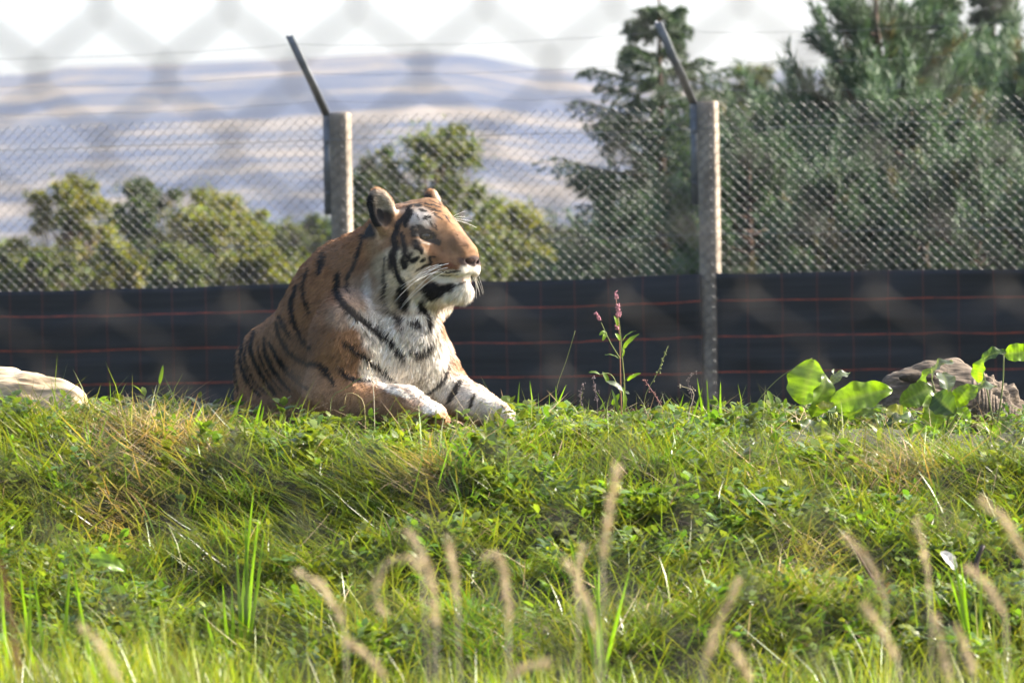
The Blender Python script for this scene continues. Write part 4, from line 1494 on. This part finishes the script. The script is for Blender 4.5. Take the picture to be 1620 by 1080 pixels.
def dock_plant(label, d, root, leaves, seed):
    r = np.random.default_rng(seed)
    bx = at(*root, d)
    b = np.array([bx[0], d, float(gz(bx[0], d)) - .01])
    t = empty('dock_plant', b, label, 'plant', 'broad-leaved docks by the stump')
    for k, (x0, y0, x1, y1, w_, dd, nrm, colr, curl) in enumerate(leaves):
        B_ = at(x0, y0, d + dd * .5); T_ = at(x1, y1, d + dd)
        lf, ff = leaf_mesh(B_, T_, w_ * d / FPX, nrm, curl, .085, .30, 24, seed=seed * 50 + k)
        lo_ = mesh_np('leaf', lf, ff, M['dock'], t, vein_col(24, 4, colr, r), smooth=True)
        stem(t, np.stack([b + r.normal(0, .008, 3) * [1, 1, 0], lerp(b, B_, .55) + [r.uniform(-.01, .01), 0, .02], B_]), .0034, .002, (0.13, 0.16, 0.05), 'leaf_stalk')
    return t


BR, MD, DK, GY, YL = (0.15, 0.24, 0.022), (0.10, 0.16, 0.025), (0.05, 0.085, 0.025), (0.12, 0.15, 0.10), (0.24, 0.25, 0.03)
FV = (0.25, -1, 0.15)
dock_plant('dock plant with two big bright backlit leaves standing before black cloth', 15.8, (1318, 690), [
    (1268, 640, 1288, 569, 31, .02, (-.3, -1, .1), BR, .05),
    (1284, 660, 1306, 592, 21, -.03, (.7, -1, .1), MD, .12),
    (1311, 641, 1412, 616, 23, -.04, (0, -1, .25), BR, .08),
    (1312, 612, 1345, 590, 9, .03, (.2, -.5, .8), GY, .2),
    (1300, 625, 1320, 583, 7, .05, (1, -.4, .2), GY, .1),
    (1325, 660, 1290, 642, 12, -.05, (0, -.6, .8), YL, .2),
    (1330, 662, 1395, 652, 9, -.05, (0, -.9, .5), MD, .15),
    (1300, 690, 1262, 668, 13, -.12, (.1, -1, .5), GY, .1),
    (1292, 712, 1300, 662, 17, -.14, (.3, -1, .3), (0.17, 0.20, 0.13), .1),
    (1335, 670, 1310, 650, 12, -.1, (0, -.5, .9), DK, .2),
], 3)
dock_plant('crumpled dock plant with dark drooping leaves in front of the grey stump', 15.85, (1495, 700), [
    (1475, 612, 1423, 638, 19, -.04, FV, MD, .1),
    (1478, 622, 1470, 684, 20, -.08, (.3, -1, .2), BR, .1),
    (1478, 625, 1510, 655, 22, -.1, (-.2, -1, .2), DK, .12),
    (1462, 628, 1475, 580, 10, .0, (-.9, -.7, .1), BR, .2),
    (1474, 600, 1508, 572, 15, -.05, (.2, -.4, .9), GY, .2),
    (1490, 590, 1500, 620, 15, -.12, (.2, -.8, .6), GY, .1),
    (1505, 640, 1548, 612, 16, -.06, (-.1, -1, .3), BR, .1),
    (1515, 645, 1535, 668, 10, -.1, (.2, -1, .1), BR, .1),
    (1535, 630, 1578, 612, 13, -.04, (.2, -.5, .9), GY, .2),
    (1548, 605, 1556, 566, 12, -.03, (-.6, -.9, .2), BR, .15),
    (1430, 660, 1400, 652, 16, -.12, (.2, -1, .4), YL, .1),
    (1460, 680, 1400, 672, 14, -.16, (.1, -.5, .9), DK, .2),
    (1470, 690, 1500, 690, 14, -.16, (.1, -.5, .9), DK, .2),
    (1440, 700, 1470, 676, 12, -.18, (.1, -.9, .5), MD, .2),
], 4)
dock_plant('dock plant reaching out a long wavy leaf past the stump', 15.95, (1575, 700), [
    (1588, 560, 1634, 558, 15, -.02, (.1, -1, .25), BR, .08),
    (1552, 572, 1592, 556, 11, -.02, (.1, -.7, .7), DK, .15),
    (1570, 690, 1600, 668, 10, -.05, (.1, -.9, .5), MD, .2),
], 5)

# tall flowering weed beside the tiger's paws
d = 16.2
pb = at(984, 662, d); pb = np.array([pb[0], d, float(gz(pb[0], d)) - .01])
fw = empty('flowering_weed', pb, 'tall slim weed with pink flower spikes against the black cloth', 'plant')
q = lambda a, b, dd=0: at(a, b, d + dd)
GRN, RED = (0.16, 0.19, 0.05), (0.22, 0.10, 0.06)
stem(fw, np.stack([pb, q(982, 610), q(981, 567), q(980, 530), q(976, 490), q(975, 470)]), .0030, .0013, RED, n=20)
stem(fw, np.stack([pb + [.008, .01, 0], q(988, 610, .01), q(984, 560, .01), q(981, 520, .01), q(978, 500)]), .0026, .0012, GRN, n=16)
stem(fw, np.stack([q(981, 567), q(966, 542, -.02), q(951, 510, -.03)]), .0018, .0011, GRN)
stem(fw, np.stack([q(982, 622), q(970, 596, -.03), q(960, 590, -.04), q(948, 593, -.05)]), .0014, .001, GRN)
stem(fw, np.stack([q(986, 606), q(994, 596, -.03), q(1002, 592, -.03)]), .0014, .001, GRN)
for k, (x0, y0, x1, y1, w_, nrm, cc) in enumerate([
    (985, 553, 1011, 528, 4.2, (-.4, -1, .6), MD), (984, 540, 1006, 523, 2.5, (0, -.4, 1), MD), (958, 524, 953, 539, 3.5, (.4, -1, 0), BR),
    (958, 524, 948, 530, 3, (0, -1, .5), BR), (977, 516, 971, 499, 3, (.5, -1, .3), BR), (981, 538, 973, 527, 3.5, (.5, -1, .3), BR),
    (983, 566, 986, 548, 3, (1, -.7, .2), BR), (979, 567, 957, 561, 2, (0, -.4, 1), MD), (949, 592, 931, 589, 3.6, (0, -.6, .9), MD),
    (962, 605, 953, 588, 4, (.4, -1, .3), MD), (985, 618, 958, 603, 5.5, (0, -.7, .8), GY), (992, 602, 1014, 590, 3.3, (0, -1, .6), BR),
    (986, 620, 996, 623, 3.5, (0, -.6, .8), GY), (968, 640, 980, 622, 4, (.3, -1, .3), BR), (978, 655, 968, 616, 3, (.3, -1, .2), MD),
    (986, 650, 985, 612, 4, (.7, -1, .1), BR)]):
    lv_, lf_ = leaf_mesh(q(x0, y0, -.02), q(x1, y1, -.03), w_ * UP_, nrm, .12, .03, .2, 8, .8, k + 70, 2)
    mesh_np('leaf', lv_, lf_, M['dock'], fw, np.broadcast_to(np.array(cc), (len(lv_), 3)), smooth=True)


def flower_spike(parent, a, b, r, seed):
    rr = np.random.default_rng(seed)
    parts = []
    for k in range(26):
        t = rr.random()
        p = lerp(a, b, t) + rdir(rr, 1)[0] * r * (0.85 - .35 * abs(t - .4))
        parts.append(sphere_mesh(p, r * rr.uniform(.28, .42), None, 6, 4)[:2])
    v, f, _ = join(parts)
    return mesh_np('flower_spike', v, f, M['flower'], parent, smooth=True)


for k, (x0, y0, x1, y1, r_) in enumerate([(975, 474, 975, 459, .0062), (977, 492, 977, 482, .0078), (978, 500, 977, 495, .0075), (976, 521, 976, 511, .0062),
                                         (950, 507, 941, 494, .0058), (980, 500, 982, 494, .0045)]):
    flower_spike(fw, q(x0, y0, -.005), q(x1, y1, -.005), r_, 90 + k)


def thin_plant(name, label, cat, d, pts, r0, r1, c, leaves=(), heads=0, group=None, lcol=BR, seed=0):
    P = [at(a, b, d) for a, b in pts]
    b = np.array([P[0][0], d, float(gz(P[0][0], d)) - .01])
    t = empty(name, b, label, cat, group)
    stem(t, np.stack([b] + P), r0, r1, c, n=14)
    for k, (x0, y0, x1, y1, w_) in enumerate(leaves):
        lv_, lf_ = leaf_mesh(at(x0, y0, d), at(x1, y1, d - .02), w_ * d / FPX, (.2, -1, .2), .08, .02, .2, 8, .8, seed + k, 2)
        mesh_np('leaf', lv_, lf_, M['dock'], t, np.broadcast_to(np.array(lcol), (len(lv_), 3)), smooth=True)
    if heads:
        rr = np.random.default_rng(seed)
        pp = resample(np.stack([b] + P), 60)[-26:]
        parts = []
        for k in range(heads):
            p = pp[rr.integers(0, 26)] + rr.normal(0, .004, 3)
            parts.append(sphere_mesh(p, rr.uniform(.0012, .0028), None, 5, 4)[:2])
        v, f, _ = join(parts)
        mesh_np('seed_head', v, f, M['stem'], t, np.broadcast_to(np.array(c) * .8, (len(v), 3)))
    return t


PALE = (0.42, 0.36, 0.24)
thin_plant('grass_stalk', 'single stalk with one upright bright blade between log and tiger', 'grass stalk', 16.3, [(247, 630), (252, 606)], .0016, .001, GRN, [(252, 607, 258, 577, 3)], seed=1)
thin_plant('grass_stalk', 'thin green grass stalk leaning right before the cloth, near the tiger\'s paw', 'grass stalk', 16.6, [(880, 620), (896, 570), (910, 523)], .0014, .0007, GRN)
thin_plant('weed_stalk', 'reddish dead weed stalk leaning left beside the flowering weed', 'weed stalk', 16.2, [(1048, 648), (1034, 622), (1019, 600)], .0022, .0012, (0.20, 0.08, 0.07), heads=20, seed=4)
thin_plant('grass_stalk', 'green seeded grass stalk leaning right beside the flowering weed', 'grass stalk', 16.4, [(1020, 630), (1040, 590), (1056, 549)], .0014, .0009, GRN, heads=26, seed=5)
thin_plant('grass_stalk', 'pale grass stalk arching over near the concrete post base', 'grass stalk', 16.1, [(1090, 655), (1098, 625), (1092, 615), (1072, 610)], .0014, .0008, PALE, heads=10, seed=6)
thin_plant('grass_stalk', 'green grass stalk leaning right towards the bright dock leaves', 'grass stalk', 16.2, [(1190, 650), (1230, 600), (1285, 566)], .0014, .0008, GRN)
thin_plant('grass_stalk', 'bent stalk curving up left of the bright dock leaves', 'grass stalk', 16.1, [(1244, 660), (1232, 632), (1212, 618)], .0015, .001, GRN, [(1215, 618, 1222, 640, 4)], seed=8)
thin_plant('grass_stalk', 'pale dry stalk standing before the tiger\'s chest', 'grass stalk', 15.6, [(592, 640), (590, 610), (583, 572)], .0014, .0009, (0.6, 0.5, 0.36), heads=8, seed=9)
thin_plant('grass_stalk', 'pale dry stalk bent over before the tiger\'s elbow', 'grass stalk', 15.6, [(577, 648), (570, 628), (550, 621), (545, 640)], .0013, .0008, (0.55, 0.42, 0.2))
thin_plant('grass_stalk', 'thin green stalk slanting across the tiger\'s foreleg', 'grass stalk', 15.6, [(524, 632), (545, 615), (575, 594)], .0012, .0008, GRN)
thin_plant('weed_stalk', 'dark reddish dead stalk slanting through the grass below the stump', 'weed stalk', 13.3, [(1396, 945), (1368, 895), (1338, 845)], .0032, .002, (0.10, 0.045, 0.04), [(1398, 950, 1406, 920, 7), (1396, 945, 1380, 925, 5)], lcol=(0.14, 0.06, 0.03), seed=11)
thin_plant('broken_stick', 'dark upright broken stick in the grass below the stump', 'stick', 13.6, [(1545, 905), (1546, 885), (1556, 862)], .011, .006, (0.035, 0.025, 0.022))
thin_plant('weed_stalk', 'thin dark stalk with seeds beside the dead reddish stalk, before the cloth', 'weed stalk', 16.5, [(1095, 630), (1088, 605), (1098, 590)], .0012, .0008, (0.12, 0.09, 0.09), heads=24, seed=12)
for k, (a, b, e, g, dd) in enumerate([((945, 640), (940, 610), (938, 595), 40, 16.5), ((925, 655), (918, 630), (922, 605), 36, 16.3)]):
    thin_plant('weed_stalk', ('tall dark seeding weed beside the pink flowering weed', 'shorter dark seeding weed nearer the tiger\'s paw')[k], 'weed stalk', dd, [a, b, e], .0012, .0007, (0.11, 0.08, 0.085), heads=g, seed=30 + k, group='dark seeding weeds')


# tufts of tall bright blades
def tuft(label, d, blades_, seed, w_=3.2):
    cx = np.mean([b[0] for b in blades_])
    p = at(cx, blades_[0][1], d); b = np.array([p[0], d, float(gz(p[0], d)) - .01])
    t = empty('grass_tuft', b, label, 'grass tuft', 'tall bright grass tufts')
    for k, (x0, y0, x1, y1) in enumerate(blades_):
        B_ = at(x0, y0, d); B_[2] = min(B_[2], float(gz(B_[0], d)))
        lv_, lf_ = leaf_mesh(B_, at(x1, y1, d - .03), w_ * d / FPX, (.3 * (-1) ** k, -1, .1), .03, .006, .3, 10, .55, seed + k, 1)
        mesh_np('blade', lv_, lf_, M['dock'], t, np.broadcast_to(np.array((0.16, 0.27, 0.03)) * (0.85 + .1 * (k % 4)), (len(lv_), 3)), smooth=True)


tuft('tall tuft of upright bright blades on the slope below the tiger\'s rump', 13.3, [(385, 985, 388, 800), (378, 990, 402, 770), (382, 985, 372, 860), (388, 980, 410, 810),
     (384, 990, 392, 850), (365, 1000, 352, 920), (368, 1000, 366, 925), (350, 1005, 322, 960), (386, 980, 418, 838)], 200)
tuft('loose tuft of broad blades at the mound foot by the frame edge', 12.6, [(40, 990, 48, 905), (60, 1000, 30, 880), (75, 990, 52, 900), (15, 1010, 2, 890), (90, 1010, 112, 870), (160, 960, 112, 872)], 220)
tuft('bright tuft at the mound foot below the dark broken stick', 12.8, [(1535, 990, 1505, 860), (1540, 990, 1520, 880), (1545, 985, 1552, 900), (1550, 990, 1500, 900)], 240)
tuft('bright tuft at the mound foot beside a tall tan seed head', 12.7, [(945, 1010, 900, 850), (948, 1010, 948, 890), (955, 1010, 940, 905), (950, 1000, 1000, 890)], 260)
tuft('sparse tuft of bright blades behind the crest beside the concrete post', 16.4, [(1120, 645, 1118, 600), (1118, 645, 1103, 598), (1085, 650, 1112, 612), (1140, 645, 1140, 603), (1060, 655, 1082, 622)], 280, 2.2)
tuft('sparse tuft of bright blades behind the tiger\'s outstretched paw', 16.5, [(812, 650, 822, 604), (850, 655, 838, 602), (880, 650, 879, 610), (866, 655, 896, 608), (800, 655, 793, 625)], 300, 2.0)
tuft('few bright blades on the crest before the tiger\'s haunch', 15.5, [(352, 665, 384, 622), (400, 665, 414, 632), (402, 668, 418, 640), (300, 668, 322, 640)], 320, 3.0)


# feathery tan seed heads close to the viewer
def seed_stalk(pts, d, label, seed, wid=8.5, dens=240, c=(0.34, 0.27, 0.18), group='tan seed heads close to the viewer'):
    """pts: pixels from the head's tip to its lower end; the stem runs on down to the ground."""
    rr = np.random.default_rng(seed)
    P = np.stack([at(a, b, d) for a, b in pts])
    lo_ = P[-1]; dirn = P[-1] - P[-2]; dirn /= np.linalg.norm(dirn)
    g = np.array([lo_[0] + dirn[0] * .12, d + rr.uniform(-.05, .05), 0]); g[2] = float(gz(g[0], g[1])) - .02
    t = empty('seed_stalk', g, label, 'grass stalk', group)
    ctl = np.stack([g, lerp(g, lo_, .55) + [dirn[0] * -.02, 0, 0], lo_])
    stem(t, ctl, .0018, .0011, np.array(c) * .8, n=14)
    hp = resample(P[::-1], 30)
    stem(t, hp, .0011, .0006, np.array(c) * .8, 'rachis', 14, 4)
    m = dens
    tt = rr.random(m)
    i = np.clip((tt * 29).astype(int), 0, 28)
    p = hp[i]; T = hp[i + 1] - hp[i]; T /= np.linalg.norm(T, axis=1)[:, None]
    env = np.sin(np.pi * np.clip(tt * .8 + .16, 0, 1)) ** .6
    a = rdir(rr, m); a -= T * (a * T).sum(1)[:, None]; a /= np.linalg.norm(a, axis=1)[:, None]
    D = T * 1.0 + a * .8; D /= np.linalg.norm(D, axis=1)[:, None]
    p = p + a * (env * wid * .45 * d / FPX * rr.random(m))[:, None]
    V, F = leaf_quads(p, D, rdir(rr, m), rr.uniform(.008, .014, m), rr.uniform(.0009, .0015, m))
    cc = np.repeat(np.array(c) * rr.uniform(.7, 1.35, (m, 1)), 4, 0)
    mesh_np('seed_head', V, F, M['seed'], t, cc)
    return t


for k, (pts, d, lab, wd, dens) in enumerate([
    ([(640, 836), (660, 860), (682, 920), (690, 992)], 8.6, 'thick tan seed head with drooping tip below the tiger\'s foreleg', 11, 320),
    ([(610, 975), (594, 935), (612, 893), (650, 883), (668, 905)], 8.8, 'tan seed head arched right over to one side in the foreground', 7, 200),
    ([(708, 850), (716, 895), (724, 952)], 9.2, 'slim tan seed head between the drooping one and the hooked one', 7, 180),
    ([(768, 882), (785, 876), (800, 915), (804, 985)], 8.7, 'tan seed head hooked over at its tip in the foreground', 9, 260),
    ([(978, 738), (965, 800), (953, 885)], 8.5, 'tallest upright tan seed head reaching up the grassy slope', 11, 320),
    ([(893, 885), (918, 930), (944, 1000)], 8.8, 'tan seed head leaning over a bright grass tuft', 8, 220),
    ([(921, 862), (916, 900), (914, 940)], 9.4, 'short faint tan seed head above the leaning one by the tuft', 6, 120),
    ([(468, 903), (510, 930), (545, 990)], 8.8, 'tan seed head leaning left-up alone below the tiger\'s haunch', 8, 220),
    ([(545, 1013), (580, 1035), (608, 1072)], 8.4, 'low tan seed head bowed beneath the lone leaning one', 7, 180),
    ([(866, 1046), (830, 1056), (800, 1075)], 8.4, 'low tan seed head lying almost flat along the grass tips', 7, 180),
    ([(1166, 918), (1140, 980), (1112, 1052)], 8.5, 'tan seed head leaning to the right, alone at the mound foot', 10, 260),
    ([(1336, 845), (1370, 885), (1400, 945)], 8.8, 'tan seed head crossing the dark reddish dead stalk', 7, 200),
    ([(1368, 958), (1395, 1000), (1420, 1042)], 8.5, 'tan seed head just beneath the one crossing the dead stalk', 8, 220),
    ([(1552, 792), (1590, 825), (1624, 885)], 8.5, 'big tan seed head bowing out past the picture edge below the stump', 10, 280),
    ([(1530, 898), (1560, 925), (1590, 972)], 8.7, 'tan seed head leaning beside the dark broken stick', 9, 220),
    ([(126, 990), (160, 1025), (190, 1078)], 8.5, 'lone low tan seed head near the rusty dock spike', 8, 200),
    ([(1480, 975), (1490, 1025), (1502, 1078)], 8.5, 'upright low tan seed head beneath the white dry leaf', 7, 180),
    ([(1512, 990), (1528, 1025), (1542, 1068)], 8.7, 'short tan seed head close beside the low upright one', 7, 160),
    ([(1448, 818), (1462, 870), (1470, 935)], 9.4, 'faint tan seed head standing between the dead stalk and white leaf', 6, 120),
    ([(1160, 1020), (1175, 1050), (1188, 1078)], 8.5, 'stubby low tan seed head beneath the right-leaning one', 6, 140),
    ([(0, 890), (12, 960), (30, 1060)], 8.7, 'rusty red-brown dock seed spike at the mound foot', 8, 240),
]):
    seed_stalk(pts, d * .84, lab, 400 + k, wd * .52, int(dens * .7), (0.15, 0.06, 0.04) if lab.startswith('rusty') else (0.46, 0.38, 0.25))

# pale fallen leaves
for k, (x0, y0, x1, y1, w_, d, lab, cc) in enumerate([
    (146, 703, 158, 742, 16, 15.1, 'pale dry feather-like leaf hanging on the slope below the log', (0.50, 0.50, 0.44)),
    (1488, 872, 1512, 902, 9, 13.6, 'white dry leaf lying upright in the grass below the stump', (0.62, 0.58, 0.52)),
    (1050, 752, 1074, 738, 8, 15.0, 'curled grey-pink dead leaf on the slope below the concrete post', (0.34, 0.29, 0.27)),
    (1574, 725, 1570, 700, 8, 15.3, 'small dark dead leaf standing in the grass before the stump', (0.20, 0.16, 0.17)),
    (1356, 722, 1352, 738, 8, 15.1, 'small orange-brown dead leaf in the grass below the dock leaves', (0.25, 0.11, 0.04)),
    (140, 882, 200, 905, 12, 13.4, 'broad lime green leaf lying low at the mound foot', (0.16, 0.26, 0.03)),
]):
    lv_, lf_ = leaf_mesh(at(x0, y0, d), at(x1, y1, d), w_ * d / FPX, (.2, -1, .5), .2, .05, .35, seed=600 + k)
    lo_ = mesh_np('fallen_leaf', lv_, lf_, M['dock'] if k == 5 else M['straw'], None, vein_col(12, 4, cc, gr, cc), smooth=True)
    tag(lo_, lab, 'leaf')


# ------------------------------------------------------------------ log and stump
M['palewood'] = noise_mat('debarked_pale_wood', [(0.25, (0.10, 0.07, 0.045)), (0.42, (0.33, 0.255, 0.165)), (0.75, (0.50, 0.41, 0.28))], 5, 8, 0.8, 0.4, (1.2, 6, 6), 0.25, 9)
M['greywood'] = noise_mat('weathered_grey_wood', [(0.25, (0.04, 0.032, 0.025)), (0.5, (0.105, 0.084, 0.064)), (0.8, (0.20, 0.16, 0.125))], 7, 8, 0.92, 0.8, (1, 5, 5), 0.15, 12)
M['hollow'] = noise_mat('dark_slot_fill', [(0.3, (0.02, 0.016, 0.012)), (0.7, (0.06, 0.045, 0.03))], 20, 6, 0.95, 0.5)

ld = 17.0; us = ld / FPX
sdl = SDF(at(-260, 720, ld) - [0, .25, 0], at(165, 560, ld) + [0, .3, 0], 0.007)
lp = lambda a, b, dd, r: (at(a, b, ld + dd), r * us)
for (a, b) in [(lp(-240, 622, .1, 46), lp(40, 634, 0, 42)), (lp(40, 634, 0, 42), lp(108, 642, -.03, 31)), (lp(-160, 610, .1, 40), lp(8, 608, .02, 26)),
               (lp(60, 618, 0, 20), lp(100, 632, -.02, 24))]:
    sdl.cone(*a, *b, .03)
sdl.cone(at(-30, 592, ld - .06), .012, at(60, 604, ld - .07), .008, .012, 'sub')
v_, q_ = sdl.mesh()
nn = vert_normals(v_, q_)
v_ = v_ + nn * (0.008 * vnoise(v_ * [1, 3, 3], 9, 1) + 0.005 * vnoise(v_ * [1, 3, 3], 26, 2))[:, None]
o = mesh_np('fallen_log', v_, q_, M['palewood'], smooth=True)
tag(o, 'pale debarked fallen log with rounded end lying on the crest', 'log')

sd_ = 17.1; us = sd_ / FPX
sds = SDF(at(1370, 740, sd_) - [0, .3, 0], at(1650, 550, sd_) + [0, .35, 0], 0.007)
sp_ = lambda a, b, dd, r: (at(a, b, sd_ + dd), r * us)
for (a, b) in [(sp_(1440, 640, 0, 52), sp_(1500, 632, .05, 58)), (sp_(1500, 632, .05, 58), sp_(1560, 655, .05, 56)), (sp_(1545, 640, .0, 44), sp_(1580, 690, .0, 40)),
               (sp_(1410, 622, -.02, 22), sp_(1470, 598, 0, 26)), (sp_(1450, 690, 0, 60), sp_(1560, 700, 0, 60))]:
    sds.cone(*a, *b, .04)
sds.cone(at(1423, 602, sd_ - .125), .011, at(1478, 592, sd_ - .135), .014, .008, 'sub')
sds.cone(at(1440, 600, sd_ - .09), .012, at(1470, 594, sd_ - .09), .012, .008, 'sub')
v_, q_ = sds.mesh(); nn = vert_normals(v_, q_)
pxs = proj(v_)
rough_r = smooth01((pxs[:, 0] - 1520) / 50)
v_ = v_ + nn * (0.010 * vnoise(v_ * [1, 2, 3], 12, 1) + 0.006 * vnoise(v_ * [1, 2, 4], 30, 2) + rough_r * 0.018 * vnoise(v_ * [3, 3, .5], 22, 3))[:, None]
stump = empty('hollow_stump', at(1500, 690, sd_), 'weathered grey hollow stump with dark slot behind the dock leaves', 'stump')
mesh_np('wood', v_, q_, M['greywood'], stump, smooth=True)
hv_, hf_, _ = sphere_mesh(at(1452, 597, sd_ - .085), np.array([.06, .02, .016]), None, 14, 8)
mesh_np('hollow', hv_, hf_, M['hollow'], stump, smooth=True)  # dark solid set inside the carved slot to darken it
for k in range(16):                                     # hanging strips of bark on the broken side
    rr = np.random.default_rng(700 + k)
    xx = 1540 + k * 4.4; y0 = 612 + (k - 3) * 3.2 + rr.uniform(-4, 4)
    P = resample([at(xx, y0, sd_ - .12 + .004 * k), at(xx + rr.uniform(-2, 4), y0 + 28, sd_ - .15), at(xx + rr.uniform(-3, 6), y0 + rr.uniform(45, 70), sd_ - .14)], 7)
    v_, f_ = tube(P, np.linspace(.007, .003, 7), 5)
    mesh_np('bark_strip', v_, f_, M['greywood'], stump, smooth=True)

# ------------------------------------------------------------------ hazy air
hz_m = bpy.data.materials.new('hazy_air'); hz_m.use_nodes = True
nt = hz_m.node_tree
nt.nodes.remove(nt.nodes['Principled BSDF'])
pv = nt.nodes.new('ShaderNodeVolumePrincipled')
pv.inputs['Color'].default_value = (0.70, 0.80, 1.0, 1)
pv.inputs['Density'].default_value = HAZE
pv.inputs['Anisotropy'].default_value = 0.3
nt.links.new(pv.outputs[0], nt.nodes['Material Output'].inputs['Volume'])
V, F = box_frame(np.zeros(3), np.array([1.0, 0, 0]), np.array([0, 1.0, 0]), np.array([0, 0, 1.0]), (-1000, -20, -40), (1000, 2200, 175))
tag(mesh_np('haze', V, F, hz_m), 'thin bluish summer haze lying over the valley and hills', 'haze', kind='stuff')
